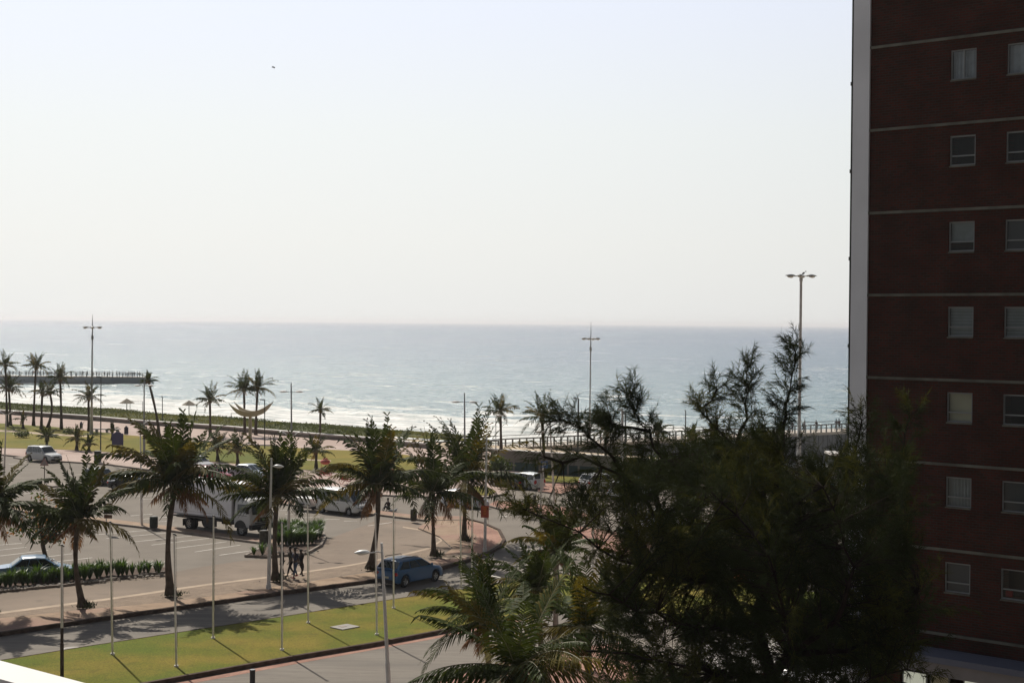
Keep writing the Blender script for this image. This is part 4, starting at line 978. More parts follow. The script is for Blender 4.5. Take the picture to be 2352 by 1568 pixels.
# near lamp at the bottom: its base is below the picture
b0 = (896, 1640)
lamp_single('near street lamp with white oval head reaching left over the curved palm trunk', b0, (876.5, 1246), [(850, 1269, -.62)], z=0, r=.082)
lamp_single('street lamp on the pavement beside the walking people, head towards the right', (617, 1351), (623.5, 1052), [(628, 1071, .62)], r=.09)
lamp_single('street lamp on the rounded pavement corner carrying the orange sign', (1113.5, 1266), (1118, 1002), [(1123, 1011, .75)], r=.085)
lamp_single('street lamp under the large tree with white head reaching left', (1468, 1290), (1462, 1128), [(1457, 1137, -.8)], z=0)
lamp_single('street lamp with small head right of the corner palm near the pier start', (1139, 1060), (1139, 952), [(1141, 954, .7)], z=.13, r=.06, m_=MGREY)
# double wing lamps
def lamp_wing(label, b_, top, span, z=.13, curved=True, r=.085, m_=WPAINT, group='double-headed white wing lamps', tip=.35, name='wing_lamp'):
    base = G(*b_, z); tp = U(top[0], top[1], base.y); T_ = tp - base; t = thing(name, label, 'street lamp', base, 0, group)
    ext = T_ * (1 + (.0 if curved else .9 / T_.z))
    MB().tube([(0, 0, 0), T_ * .3, T_ * .305, ext], [r * 1.2, r * 1.1, r * .9, r * .45], 10).build('pole', m_, t)
    for sg in (-1, 1):
        p1 = T_ + Vector((sg * span * .18, 0, .02 if not curved else .10))
        MB().tube([T_, T_ + Vector((sg * span * .1, 0, .02)), p1], [.03] * 3, 6).build('arm', m_, t)
        mb = MB()
        if curved:
            rows = []
            for k in range(9):
                u = k / 8; c = p1 + Vector((sg * span * .36 * u, 0, .20 * math.sin(u * 2.2) - .02)); w_ = .16 * math.sin(math.pi * (.15 + .8 * u)) + .02
                rows.append([c + Vector((0, -w_, 0)), c + Vector((0, 0, .05)), c + Vector((0, w_, 0)), c + Vector((0, 0, -.035))])
            mb.grid(rows, close=True)
        else: head_shell(mb, p1, (sg, 0, 0), span * .36, .2, .12)
        h = mb.build('lamp_head', LAMPW if curved else m_ if m_ != MGREY else GALV, t, smooth=True)
        MB().ellipsoid(p1 + Vector((sg * span * .2, 0, -.03 if not curved else .06)), (span * .1, .09, .04), 8, 4).build('lens', LENS, h)
    return t
lamp_wing('white wing lamp standing in the rounded plant bed right of the truck', (662, 1250), (668, 1001), 1.55)
lamp_wing('white wing lamp on the median next to the green bin, left of the truck', (326, 1205), (322, 975), 1.55)
lamp_wing('white wing lamp at the left edge before the promenade wall', (7, 1158), (14.5, 952), 1.5)
lamp_wing('white wing lamp in front of the grey panel wall with broad heads', (1277, 1210), (1264, 993), 2.3, curved=False, m_=WPAINT, r=.11, z=.13)
lamp_wing('grey double lamp rising right of the crescent sculpture', (670, 1092), (669, 900), 2.25, curved=False, m_=MGREY, r=.12, group='grey double lamps of the promenade')
lamp_wing('grey double lamp above the corner palm', (1068, 1120), (1067, 924), 2.35, curved=False, m_=MGREY, r=.12, group='grey double lamps of the promenade')
lamp_wing('grey double lamp beside the leaning palm in front of the far pier', (331, 1051), (331, 886), 2.1, curved=False, m_=MGREY, r=.12, group='grey double lamps of the promenade')
# dark thin lamps with one small flat head
def lamp_dark(label, b_, top, hl, z=.13, m_=DARKP, r=.055, head=True):
    base = G(*b_, z); T_ = U(top[0], top[1], base.y) - base; t = thing('promenade_lamp', label, 'street lamp', base, 0, 'thin dark promenade lamps')
    MB().tube([(0, 0, 0), T_], [r * 1.3, r], 8).build('pole', m_, t)
    if head: MB().box((T_.x - hl / 2, T_.y, T_.z + .03), (hl, .32, .12)).build('lamp_head', m_, t)
    return t
lamp_dark('thin dark lamp by the big bin, head level with the far pier', (231, 1056), (232, 866), .5)
lamp_dark('thin dark lamp immediately right of the crescent sculpture', (608, 1030), (608, 918), .55)
lamp_dark('thin dark lamp left of the right tall mast', (1327, 1052), (1328.5, 915), .6, r=.085)
lamp_dark('thin bare post on the beach side near the far double lamp', (373, 968), (373, 911), .15)
lamp_dark('thin bare post standing on the right pier behind the tree', (1574, 1040), (1575, 943), .15, r=.06)
lamp_dark('slim grey post left of the grey double lamp above the corner palm', (1101, 1042), (1101, 960), .45, m_=MGREY)
lamp_dark('slim twin post behind the large tree, left one', (1427, 1130), (1430, 942), .4, m_=GALV, r=.11)
lamp_dark('slim dark twin post behind the large tree, right one', (1436, 1090), (1436.5, 950), .3, m_=MGREY, r=.08)
# tall masts
def mast(label, b_, top, cross_y, span, r0_, r1_, spike, z=.13, lit=4, m_=MGREY, mbot=GALV):
    base = G(*b_, z); tp = U(top[0], top[1], base.y); T_ = tp - base; t = thing('high_mast_light', label, 'mast light', base, 0, 'high mast lights')
    hz = U(top[0], cross_y, base.y).z - base.z; C_ = T_ * (hz / T_.z)
    B_ = C_ * .3
    MB().tube([(0, 0, 0), B_], [r0_ * .85, r0_ * .45], 12).build('pole_base', mbot, t)
    MB().tube([B_, C_], [r0_ * .44, r1_ * .8], 10).build('pole', m_, t)
    if spike: MB().tube([C_, C_ + (T_ - C_) * .5, T_], [.07, .045, .02], 6).build('lightning_rod', m_, t)
    MB().tube([C_ + Vector((0, 0, -1.6 if spike else -.5)), C_ + Vector((0, 0, -1.1 if spike else -.1))], [.17, .17], 10).build('winch_collar', m_, t)
    for k in range(lit):
        a = 2 * math.pi * k / lit + .25; d = Vector((math.cos(a), math.sin(a), 0)); 
        MB().tube([C_, C_ + d * span * .25], [.05, .05], 6).build('arm', m_, t)
        mb = MB(); head_shell(mb, C_ + d * span * .2 + Vector((0, 0, .03)), d, span * .3, .26, .14); h = mb.build('lamp_head', MGREY, t, smooth=True)
        MB().ellipsoid(C_ + d * span * .36 + Vector((0, 0, -.05)), (.26, .26, .12), 10, 5).build('lens', LENS, h)
    return t, base + C_
mast('tall mast with lightning rod in front of the far pier at left', (210, 996), (212.5, 722), 752, 2.6, .30, .09, True)
mast('tall mast with lightning rod standing mid picture against the sea', (1354, 1008), (1357.5, 739), 778, 2.7, .22, .09, True)
mt, hd = mast('tallest mast with ring of floodlights beside the brick tower', (1834, 1110), (1840, 634), 634, 3.3, .34, .16, False, lit=6, m_=GALV)
# bird on the tallest mast
t = thing('bird', 'dark bird perched on top of the tallest mast', 'bird', hd + Vector((.28, 0, .2)))
mb = MB(); MT = Matrix.Rotation(R(-35), 4, 'Y'); mb.ellipsoid((0, 0, .1), (.17, .08, .085), 10, 7, 0, MT); mb.ellipsoid((.17, 0, .25), (.06, .05, .055), 8, 6); mb.face([(.22, .01, .25), (.22, -.01, .25), (.29, 0, .24)]); mb.face([(-.1, .04, .03), (-.1, -.04, .03), (-.3, -.02, -.08), (-.3, .02, -.08)]); mb.tube([(0, .02, .02), (0, .02, -.06)], .01, 4); mb.tube([(0, -.02, .02), (0, -.02, -.06)], .01, 4)
mb.build('body', mat('bird_black', (.012, .012, .014), .7), t)
MB().ellipsoid((-.02, .0, .13), (.14, .09, .05), 10, 5, 0, MT).build('wing', mat('bird_wing', (.02, .02, .022), .7), t)
# faint far bird in the sky
t = thing('bird', 'faint distant bird gliding in the upper left sky', 'bird', U(628, 155, 420))
mb = MB(); mb.ellipsoid((0, 0, 0), (.5, .16, .14), 8, 5); mb.build('body', mat('far_bird', (.3, .3, .32), .9), t)
for sg in (-1, 1): MB().prism([(.1, 0), (.3, sg * .9), (.05, sg * 1.9), (-.2, sg * .8), (-.2, 0)], -.02, .02).build('wing', MATS['far_bird'], t)
# ---------------------------------------------------------------- flagpoles
def flagpole(label, b_, top, r=.05, z=.13, rusty=0):
    base = G(*b_, z); T_ = U(top[0], top[1], base.y) - base; t = thing('flagpole', label, 'flagpole', base, 0, 'bare white flagpoles')
    a = T_ * rusty if rusty else Vector((0, 0, 0))
    if rusty: MB().tube([(0, 0, 0), a * .7, a * .71, a], [r * 1.35, r * 1.35, r * 1.1, r * 1.1], 10).build('sleeve', RUST, t)
    MB().tube([a, T_], [r, r * .72], 10).build('pole', WPAINT, t)
    mb = MB(); mb.tube([T_ + Vector((0, 0, -.02)), T_ + Vector((0, 0, .03))], [.06, .065], 8); mb.box((T_.x + .06, T_.y, T_.z - .05), (.1, .04, .05)); mb.build('truck_cap', DARKP, t)
    if not rusty: MB().tube([(0, 0, 0), (0, 0, .07)], [r * 2.0, r * 1.9], 8).build('base_collar', WPAINT, t)
    k = 0
    MB().tube([Vector((r, -.02, .9)), Vector((T_.x + .09, T_.y - .02, T_.z - .06))], .006, 4).build('halyard', DARKP, t)
flagpole('leftmost flagpole with dark rusty lower sleeve near the balcony corner', (142.5, 1562), (142, 1251), rusty=.39, r=.058)
flagpole('flagpole second from left, top by the dark square sign', (258.5, 1502), (253, 1198))
flagpole('flagpole just right of the tall leaning palm trunk', (405, 1530), (400, 1226))
flagpole('flagpole rising in front of the middle of the white truck box', (489.5, 1465), (490.5, 1184))
flagpole('flagpole in front of the walking people', (647.5, 1492), (647.5, 1199))
flagpole('flagpole right of the walking people before the rounded bed', (708, 1430), (706.5, 1158))
flagpole('flagpole beside the near street lamp and curved palm trunk', (865.5, 1457), (862, 1179))
flagpole('flagpole crossing the rear of the blue car', (904, 1396), (904, 1139))
flagpole('flagpole left of the pair between slim palm and orange sign', (1059.5, 1352), (1056.8, 1157))
flagpole('flagpole right of the pair under the orange sign', (1083.6, 1345), (1084.6, 1141))
flagpole('flagpole left of the large tree on the far road side', (1240.5, 1262), (1243, 1085), r=.06)
flagpole('flagpole half hidden by the left branches of the large tree', (1362, 1300), (1362, 1130), r=.06)
# near post at the bottom edge
base = U(580, 1539, 40); t = thing('bollard_post', 'dark round post top at the bottom edge before the lower road', 'post', (base.x, base.y, 0))
MB().tube([(0, 0, 0), (0, 0, base.z)], .07, 16).build('post', mat('post_grey', (.05, .05, .055), .5), t); MB().tube([(0, 0, base.z + .002), (0, 0, base.z + .03)], [.078, .074], 16).build('cap', mat('post_cap', (.16, .16, .17), .5), t)
# ---------------------------------------------------------------- signs, boards, bins
def box_on(name, m_, t, c, d, rz=0): return MB().box(c, d, rz).build(name, m_, t)
ORANGE = mat('orange_sign', (.40, .060, .018), .6); ORTXT = mat('orange_sign_text', (.62, .26, .03), .6)
b_ = G(1113.5, 1266, .12); c = U(1113.6, 1174.5, b_.y - .16); t = thing('orange_sign', 'orange-red rectangular sign strapped to the corner street lamp', 'sign', c)
w_, h_ = 18.5 * b_.y / F, 27 * b_.y / F
box_on('panel', ORANGE, t, (0, 0, 0), (w_, .03, h_)); mb = MB()
for k, (dz, ww) in enumerate([(.36, .5), (.24, .42), (.1, .24), (.02, .3), (-.1, .3), (-.22, .26)]):
    for q in range(4): mb.box((-ww * w_ / 2 * .9 + q * ww * w_ * .3, -.019, dz * h_), (ww * w_ * .2, .006, h_ * .05))
mb.build('lettering', ORTXT, t); box_on('bracket', GALV, t, (0, .07, 0), (.2, .1, .06))
SDARK = mat('sign_back', (.045, .035, .03), .7); BLUEB = mat('blue_board', (.045, .045, .12), .6)
base = G(244, 1226, 0); t = thing('square_sign', 'small dark square sign on white post left of the green bin', 'sign', base)
MB().tube([(0, 0, 0), (0, 0, 1.75)], .05, 8).build('post', WPAINT, t); box_on('panel', SDARK, t, (.14, -.06, 1.85), (.66, .03, .78), R(-8)); box_on('lower_panel', mat('brown_plate', (.12, .055, .035), .8), t, (.14, -.062, 1.28), (.6, .03, .26), R(-8))
base = G(102, 1112, .12); t = thing('road_sign', 'triangular road sign seen from behind, before the white wagon', 'road sign', base)
MB().tube([(0, 0, 0), (0, 0, 2.6)], .04, 8).build('post', RUST, t)
MB().prism([(-.42, 0), (.42, 0), (0, .72)], -.012, .012).build('panel', mat('pink_sign', (.42, .22, .20), .6), t); p_ = bpy.data.objects[-1] if False else [c for c in t.children if c.name.startswith('panel')][0]; p_.rotation_euler = (R(90), 0, 0); p_.location = (0, -.06, 1.75)
q_ = MB().prism([(-.3, .06), (.3, .06), (0, .58)], -.012, .012).build('inner_face', mat('sign_greywhite', (.35, .3, .3), .6), p_); q_.location = (0, 0, .004)
def board(label, px, w, h, zb_, m_=BLUEB, legs=True):
    base = G(*px, .16); t = thing('notice_board', label, 'board', base)
    box_on('panel', m_, t, (0, 0, zb_ + h / 2), (w, .08, h)); 
    if legs:
        for sg in (-1, 1): MB().tube([(sg * w * .46, 0, 0), (sg * w * .46, 0, zb_ + h)], .04, 6).build('leg', DARKP, t)
    mb = MB()
    for k in range(9): a0, a1 = math.pi * k / 9, math.pi * (k + 1) / 9; mb.face([(w * .3 * math.cos(a0), -.04, zb_ + h + .18 * math.sin(a0)), (w * .3 * math.cos(a1), -.04, zb_ + h + .18 * math.sin(a1)), (w * .3 * math.cos(a1), .04, zb_ + h + .18 * math.sin(a1)), (w * .3 * math.cos(a0), .04, zb_ + h + .18 * math.sin(a0))]); mb.face([(0, -.04, zb_ + h), (w * .3 * math.cos(a0), -.04, zb_ + h + .18 * math.sin(a0)), (w * .3 * math.cos(a1), -.04, zb_ + h + .18 * math.sin(a1))])
    mb.build('arched_top', m_, t)
board('large blue notice board on legs on the promenade lawn', (270, 1041), 1.3, 1.35, .95)
board('smaller blue board by the promenade path, right of the large one', (290, 998), .55, .95, .05, legs=False)
board('narrow bluish board near the low wall below the left mast', (186.5, 984), .42, .75, .05, legs=False)
base = G(1247, 1130); t = thing('parking_sign', 'blue and white parking sign on white post before the grey wall', 'sign', base); 
MB().tube([(0, 0, 0), (0, 0, 2.7)], .07, 8).build('post', WPAINT, t); box_on('panel', mat('sign_blue', (.05, .13, .32), .6), t, (.1, -.09, 2.55), (.62, .03, .62))
mb = MB(); mb.box((-.03, -.11, 2.55), (.09, .01, .42)); mb.box((.12, -.11, 2.70), (.24, .01, .09)); mb.box((.12, -.11, 2.54), (.24, .01, .08)); mb.box((.22, -.11, 2.62), (.08, .01, .2)); mb.build('letter', mat('sign_white', (.6, .6, .6), .6), t)
BINM = mat('bin_concrete', (.10, .095, .075), .9, var=.2, vscale=4); BING = mat('bin_green', (.035, .045, .035), .8, var=.2, vscale=4)
def bin_(label, px, r, h, z, m_, top=None):
    base = G(*px, z); t = thing('litter_bin', label, 'litter bin', base); mb = MB(); n = 16
    mb.tube([(0, 0, 0), (0, 0, h * .93)], [r * .92, r], n)
    for k in range(n): a = 2 * math.pi * k / n; mb.box((math.cos(a) * r * .98, math.sin(a) * r * .98, h * .48), (.03, r * .22, h * .78), a)
    mb.build('body', m_, t); MB().tube([(0, 0, h * .932), (0, 0, h)], [r * 1.06, r * .98], n).build('rim', m_, t)
    MB().tube([(0, 0, h * 1.001), (0, 0, h * 1.02)], [r * .6, r * .6], n).build('opening', DARKP, t)
bin_('concrete litter bin on the far median between two palms', (950, 1196), .24, .92, .13, BINM)
bin_('dark green litter bin on the median beside the truck rear', (353, 1212), .29, .85, .13, BING)
bin_('litter bin at the front wheel of the truck by the plant bed', (606, 1248), .30, .92, .13, BINM)
base = G(224.5, 1061, .13); t = thing('litter_bin', 'large dark square bin at the edge of the promenade pavement', 'litter bin', base); box_on('body', BING, t, (0, 0, .6), (.62, .6, 1.14)); box_on('lid', DARKP, t, (0, 0, 1.2), (.66, .64, .05)); box_on('foot', DARKP, t, (0, 0, .015), (.5, .5, .026))
base = G(1228, 1160, .13); t = thing('litter_bin', 'slim dark bin on the red pavement beside the crossing person', 'litter bin', base); MB().tube([(0, 0, 0), (0, 0, .8)], .13, 10).build('body', BING, t); MB().tube([(0, 0, .802), (0, 0, .86)], .15, 10).build('lid', DARKP, t)
base = G(212, 1005, .16)
# grey bench plinth and bare sculpture
base = G(207, 992, .16); t = thing('stone_bench', 'long grey stone bench beside the foot of the left mast', 'bench', base); box_on('seat', PC, t, (2.3, 0, .42), (3.6, .5, .12)); 
for k in (.9, 2.3, 3.7): box_on('leg', PC, t, (k, 0, .18), (.3, .42, .355))
# crescent sculpture
base = G(574, 1017, .13); Y = base.y; t = thing('crescent_sculpture', 'boat-like beige crescent sculpture on a single post', 'sculpture', base)
SC1 = mat('sculpture_beige', (.40, .375, .31), .85, var=.08, vscale=.8); k_ = Y / F
zc = U(574, 868 + 0, Y).z - base.z
def cres(name, x0, x1, ylow, ytip, thick, yo, par):
    mb = MB(); rows = []
    xm = (x0 + x1) / 2; W_ = (x1 - x0) / 2
    for i in range(25):
        u = -1 + 2 * i / 24; px = xm + W_ * u; top_ = ylow - thick * .95 - (ylow - thick * .95 - ytip) * abs(u) ** 2.0; low = ylow - (ylow - ytip) * abs(u) ** 2.6
        if abs(u) > .999: low = top_ + .5
        x = (px - 574) * k_; zt = U(574, top_, Y).z - base.z; zl = U(574, max(low, top_ + .6), Y).z - base.z
        d1 = .42 * (1 - abs(u) ** 3) + .02
        rows.append([(x, yo - d1 * .35, zl), (x, yo - d1, zt), (x, yo + d1 * 0, zt - .02), (x, yo + .05, zl)])
    mb.grid(rows, close=True); return mb.build(name, SC1, par, smooth=False)
cres('front_shell', 525, 621, 957, 925, 13, -.25, t); cres('rear_shell', 533, 626, 955, 921, 12, .75, t)
MB().tube([(0, .15, 0), (0, .15, U(574, 956, Y).z - base.z)], [.22, .2], 10).build('post', SC1, t)
# thatched beach umbrellas
TH = mat('thatch', (.34, .30, .24), 1, var=.3, vscale=5)
for px, py, w, lab in ((291, 955, 2.1, 'thatched umbrella on the sand left of the leaning palm'), (434, 960, 2.0, 'thatched umbrella on the sand beside the tall leaning street palm')):
    b2 = G(px, py, -1.2); t = thing('beach_umbrella', lab, 'beach umbrella', b2); mb = MB(); n = 14; H_ = 2.7
    MB().tube([(0, 0, 0), (0, 0, H_ - .2)], .07, 8).build('pole', TRUNKG, t)
    for k in range(n):
        a0, a1 = 2 * math.pi * k / n, 2 * math.pi * (k + 1) / n; r_ = w * (.95 + .1 * (k % 2)) / 1.0 * .62
        mb.face([(0, 0, H_ + .35), (math.cos(a0) * r_, math.sin(a0) * r_, H_ - .45), (math.cos(a1) * r_, math.sin(a1) * r_, H_ - .45)]); mb.face([(0, 0, H_ + .2), (math.cos(a1) * r_, math.sin(a1) * r_, H_ - .5), (math.cos(a0) * r_, math.sin(a0) * r_, H_ - .5)])
    mb.build('canopy', TH, t)
# volleyball-like frames on the sand
for px, py, lab in ((313, 952, 'thin metal frame on the sand beside the thatched umbrella'), (547, 984, 'thin metal frame on the sand left of the crescent post')):
    b2 = G(px, py, -1.3); t = thing('beach_frame', lab, 'frame', b2)
    for sg in (-1, 1): MB().tube([(sg * 1.1, 0, 0), (sg * 1.1, 0, 2.4)], .05, 6).build('post', MGREY, t)
    MB().tube([(-1.1, 0, 2.35), (1.1, 0, 2.35)], .04, 6).build('crossbar', MGREY, t)
# red booth and small flat-roofed kiosk behind the tree
base = G(1776, 1085); t = thing('red_booth', 'dull red booth seen between branches near the pier', 'booth', base); box_on('body', mat('booth_red', (.20, .05, .035), .7), t, (0, 0, 1.1), (1.1, 1.1, 2.2)); box_on('roof', mat('booth_roof', (.25, .08, .05), .7), t, (0, 0, 2.26), (1.3, 1.3, .1)); box_on('door', SDARK, t, (0, -.56, .95), (.7, .03, 1.8))
base = G(1936, 1092); t = thing('kiosk', 'small flat-roofed glass kiosk left of the brick tower', 'kiosk', base); box_on('wall', GP, t, (1.2, 0, .5), (5, 3, 1.0)); box_on('window', GLASS, t, (1.2, 0, 1.6), (4.9, 2.9, 1.19)); box_on('roof', BENCHT, t, (1.2, 0, 2.32), (5.6, 3.6, .2))
for k in range(5): box_on('mullion', DARKP, t, (-1.2 + k * 1.2, -1.5, 1.6), (.06, .08, 1.18))
# ---------------------------------------------------------------- vehicles
TYRE = mat('tyre_rubber', (.015, .015, .016), .85); RIM = mat('alloy_rim', (.35, .36, .37), .35, metal=.6); CGL = mat('car_glass', (.012, .018, .02), .05, spec=.8)
PLAST = mat('black_plastic', (.02, .02, .022), .6); HL = mat('headlight_glass', (.55, .57, .6), .12); TL = mat('taillight_red', (.42, .012, .01), .25); PLT = mat('number_plate', (.55, .53, .4), .6); CHR = mat('chrome_trim', (.5, .5, .5), .2, metal=.9)
def paint(name, c, rough=.28): 
    m_ = mat(name, c, rough, spec=.55); m_.node_tree.nodes['Principled BSDF'].inputs['Coat Weight'].default_value = .25; m_.node_tree.nodes['Principled BSDF'].inputs['Coat Roughness'].default_value = .08; return m_
def lerpp(P, x):
    if x <= P[0][0]: return P[0][1]
    for (a, b_), (c, d) in zip(P[:-1], P[1:]):
        if x <= c: return b_ + (d - b_) * (x - a) / (c - a)
    return P[-1][1]
def wheel(t, x, y, r, w, spokes=5):
    sg = 1 if y > 0 else -1
    mb = MB(); n = 22; rows = []
    for rr_, yy in ((r * .62, -w / 2), (r * .9, -w / 2), (r, -w * .32), (r, w * .32), (r * .9, w / 2), (r * .62, w / 2), (r * .6, w * .3)):
        rows.append([(x + math.cos(2 * math.pi * k / n) * rr_, y + yy * sg, r + math.sin(2 * math.pi * k / n) * rr_) for k in range(n)])
    mb.grid(rows, close=True); wl = mb.build('wheel', TYRE, t, smooth=False)
    mb = MB(); yo = y + sg * w * .33
    for k in range(n):
        a0, a1 = 2 * math.pi * k / n, 2 * math.pi * (k + 1) / n
        mb.face([(x + math.cos(a) * q * r, yo - (0.03 if q < .55 else 0) * sg, r + math.sin(a) * q * r) for a, q in ((a0, .50), (a1, .50), (a1, .64), (a0, .64))], 0)
        mb.face([(x, yo - .05 * sg, r), (x + math.cos(a0) * .52 * r, yo - .05 * sg, r + math.sin(a0) * .52 * r), (x + math.cos(a1) * .52 * r, yo - .05 * sg, r + math.sin(a1) * .52 * r)], 1)
    for k in range(spokes):
        a = 2 * math.pi * k / spokes + .3; c = Vector((math.cos(a), 0, math.sin(a))); s = Vector((-math.sin(a), 0, math.cos(a))) * r * .09; o_ = Vector((x, yo, r))
        mb.face([o_ - s * 1.3, o_ + s * 1.3, o_ + c * r * .56 + s, o_ + c * r * .56 - s], 0)
    mb.build('rim', [RIM, PLAST], wl)
def vehicle(name, label, cat, col, loc, yaw, L=4.2, Wd=1.72, H=1.45, style='hatch', r=.31, group=None, rails=False, z=0.0, colname=None, shade=None):
    """x forward; yaw = heading angle"""
    t = thing(name, label, cat, (loc[0], loc[1], z), yaw, group)
    pm = paint(colname or ('paint_%.2f_%.2f_%.2f' % col), col)
    hl = L / 2; w = Wd / 2
    if style == 'sedan':
        belt = .50 * H + .17; top = [(-hl, .62), (-hl + .06, belt - .06), (-hl + .75, belt + .02), (.9, belt), (1.2, belt - .02), (hl - .35, belt - .2), (hl - .1, belt - .3), (hl, .42)]
        cab = [(-hl + .72, belt), (-hl + 1.42, H - .03), (-.1, H), (.42, H - .04), (1.2, belt)]
    elif style == 'hatch':
        belt = .5 * H + .17; top = [(-hl, .55), (-hl + .05, belt - .12), (-hl + .2, belt), (.95, belt), (hl - 1.0, belt - .04), (hl - .3, belt - .2), (hl - .08, belt - .33), (hl, .42)]
        cab = [(-hl + .1, belt), (-hl + .45, H - .05), (-.3, H), (.3, H - .05), (hl - 1.0, belt)]
    elif style == 'suv':
        belt = .54 * H + .17; top = [(-hl, .6), (-hl + .04, belt - .15), (-hl + .16, belt + .02), (.95, belt - .02), (hl - 1.05, belt - .03), (hl - .35, belt - .14), (hl - .08, belt - .30), (hl, .5)]
        cab = [(-hl + .08, belt), (-hl + .55, H - .09), (-hl + .9, H - .03), (-.3, H), (.2, H - .05), (hl - 1.05, belt)]
    elif style == 'wagon':
        belt = .5 * H + .17; top = [(-hl, .6), (-hl + .04, belt - .1), (-hl + .14, belt), (1.0, belt - .02), (hl - 1.1, belt - .04), (hl - .3, belt - .16), (hl - .06, belt - .30), (hl, .48)]
        cab = [(-hl + .05, belt), (-hl + .3, H - .05), (0, H), (.4, H - .06), (hl - 1.1, belt)]
    elif style == 'van':
        belt = 1.08; top = [(-hl, .6), (-hl + .03, belt - .1), (-hl + .1, belt), (hl - .7, belt), (hl - .42, belt - .12), (hl - .08, belt - .32), (hl, .5)]
        cab = [(-hl + .03, belt), (-hl + .12, H - .08), (-hl + .3, H), (hl - 1.55, H), (hl - 1.3, H - .06), (hl - .46, belt - .04)]
    wbx = hl - .80 if style != 'van' else hl - .95
    wheels = (-(hl - .78), wbx - .02)
    xs = sorted(set([round(-hl + L * k / 64, 4) for k in range(65)] + [c[0] for c in cab if abs(c[0]) < hl]))
    z0 = .20 if style not in ('suv', 'van', 'wagon') else .26
    mb = MB(); rows = []
    for x in xs:
        zt = lerpp(top, x); e = abs(x / hl); wx = w * (1 - .16 * max(0, (e - .72) / .28) ** 2.2)
        zb_ = z0 + .08 * max(0, (e - .9) / .1)
        for xw in wheels:
            dx = abs(x - xw); ra = r * 1.16
            if dx < ra: zb_ = max(zb_, math.sqrt(ra * ra - dx * dx) + r)
        zb_ = min(zb_, zt - .08)
        zm = zb_ + (zt - zb_) * .5; half = [(0, zb_), (wx * .9, zb_), (wx * .985, zb_ + .04), (wx, max(zm, zb_ + .06)), (wx * .97, zt - .06), (wx * .90, zt), (wx * .5, zt + .02), (0, zt + .03)]
        half = [(y, max(z_, zb_)) for y, z_ in half]
        rows.append([(x, y, z_) for y, z_ in half] + [(x, -y, z_) for y, z_ in half[::-1][1:-1]])
    mb.grid(rows, close=True); mb.face(rows[0][::-1]); mb.face(rows[-1])
    # cabin hull
    wr = w * (.80 if style != 'van' else .86); wbt = w * .955; Hh = max(c[1] for c in cab); zbelt = cab[0][1]
    def yz(z_): return wbt + (wr - wbt) * min(1, max(0, (z_ - zbelt) / (Hh - zbelt)))
    cx = [c[0] for c in cab]; rows = []
    xs2 = sorted(set(cx + [cx[0] + (cx[-1] - cx[0]) * k / 24 for k in range(25)]))
    for x in xs2:
        zr = lerpp(cab, x); b0_ = min(zbelt, zr) - .04
        sec = [(yz(zbelt) , b0_), (yz(zr - .05), zr - .05), (yz(zr) - .07, zr), (0, zr + .015)]
        if zr - .05 < b0_: sec = [(yz(zbelt), b0_), (yz(zbelt) - .005, b0_ + .005), (yz(zbelt) - .06, max(zr, b0_ + .008)), (0, max(zr, b0_ + .01) + .012)]
        rows.append([(x, y, z_) for y, z_ in sec] + [(x, -y, z_) for y, z_ in sec[::-1][1:]])
    mb.grid(rows); bd = mb.build('body', [pm], t, merge=False); smooth_angle(bd, 38)
    # side windows
    a0, a1 = cab[0], cab[1]; f0, f1 = cab[-1], cab[-2]
    zt_ = Hh - .13; zb2 = zbelt + .03
    def xr(z_): return a0[0] + (a1[0] - a0[0]) * (z_ - a0[1]) / (a1[1] - a0[1])
    def xf(z_): return f0[0] + (f1[0] - f0[0]) * (z_ - f0[1]) / (f1[1] - f0[1])
    lx, rx = xr(zb2) + .16, xf(zb2) - .10; lt, rt2 = xr(zt_) + .14, min(xf(zt_) - .06, cab[-2][0] - .02)
    nw = {'sedan': 3, 'hatch': 2, 'suv': 3, 'wagon': 3, 'van': 3}[style]; 
    for sg in (1, -1):
        for k in range(nw):
            u0, u1 = k / nw, (k + 1) / nw; g_ = .028
            q = [(lx + (rx - lx) * u0 + g_, zb2), (lx + (rx - lx) * u1 - g_, zb2), (lt + (rt2 - lt) * u1 - g_, zt_), (lt + (rt2 - lt) * u0 + g_, zt_)]
            m2 = MB(); m2.face([(x, sg * (yz(z_) + .008), z_) for x, z_ in (q if sg < 0 else q[::-1])]); m2.build('window', CGL, t)
    # windscreen & rear glass
    def quad(A_, B_, off, nm, u0=.06, u1=.93):
        n_ = Vector((B_[1] - A_[1], 0, -(B_[0] - A_[0]))).normalized(); n_ = n_ if n_.x * off > 0 else -n_
        P_ = []
        for u in (u0, u1):
            x = A_[0] + (B_[0] - A_[0]) * u; z_ = A_[1] + (B_[1] - A_[1]) * u; P_.append((x + n_.x * .012, z_ + n_.z * .012, yz(z_) - .09))
        (x0, z0_, y0), (x1, z1_, y1) = P_
        m2 = MB(); q = [(x0, -y0, z0_), (x0, y0, z0_), (x1, y1, z1_), (x1, -y1, z1_)]; m2.face(q if off > 0 else q[::-1]); m2.build(nm, CGL, t)
    quad((f0[0], f0[1] + .0), f1, 1, 'windscreen', .10, .95); quad(a0, a1, -1, 'rear_window', .18, .9)
    # wheels
    for xw in wheels:
        for sg in (1, -1): wheel(t, xw, sg * (w - .11), r, .2)
    und = MB(); und.box((0, 0, .34), (L * .9, Wd * .72, .26)); und.build('underbody', PLAST, t)
    # lights, bumpers, grille, plates, mirrors
    zf = lerpp(top, hl - .1) - .05; zr_ = lerpp(top, -hl + .06)
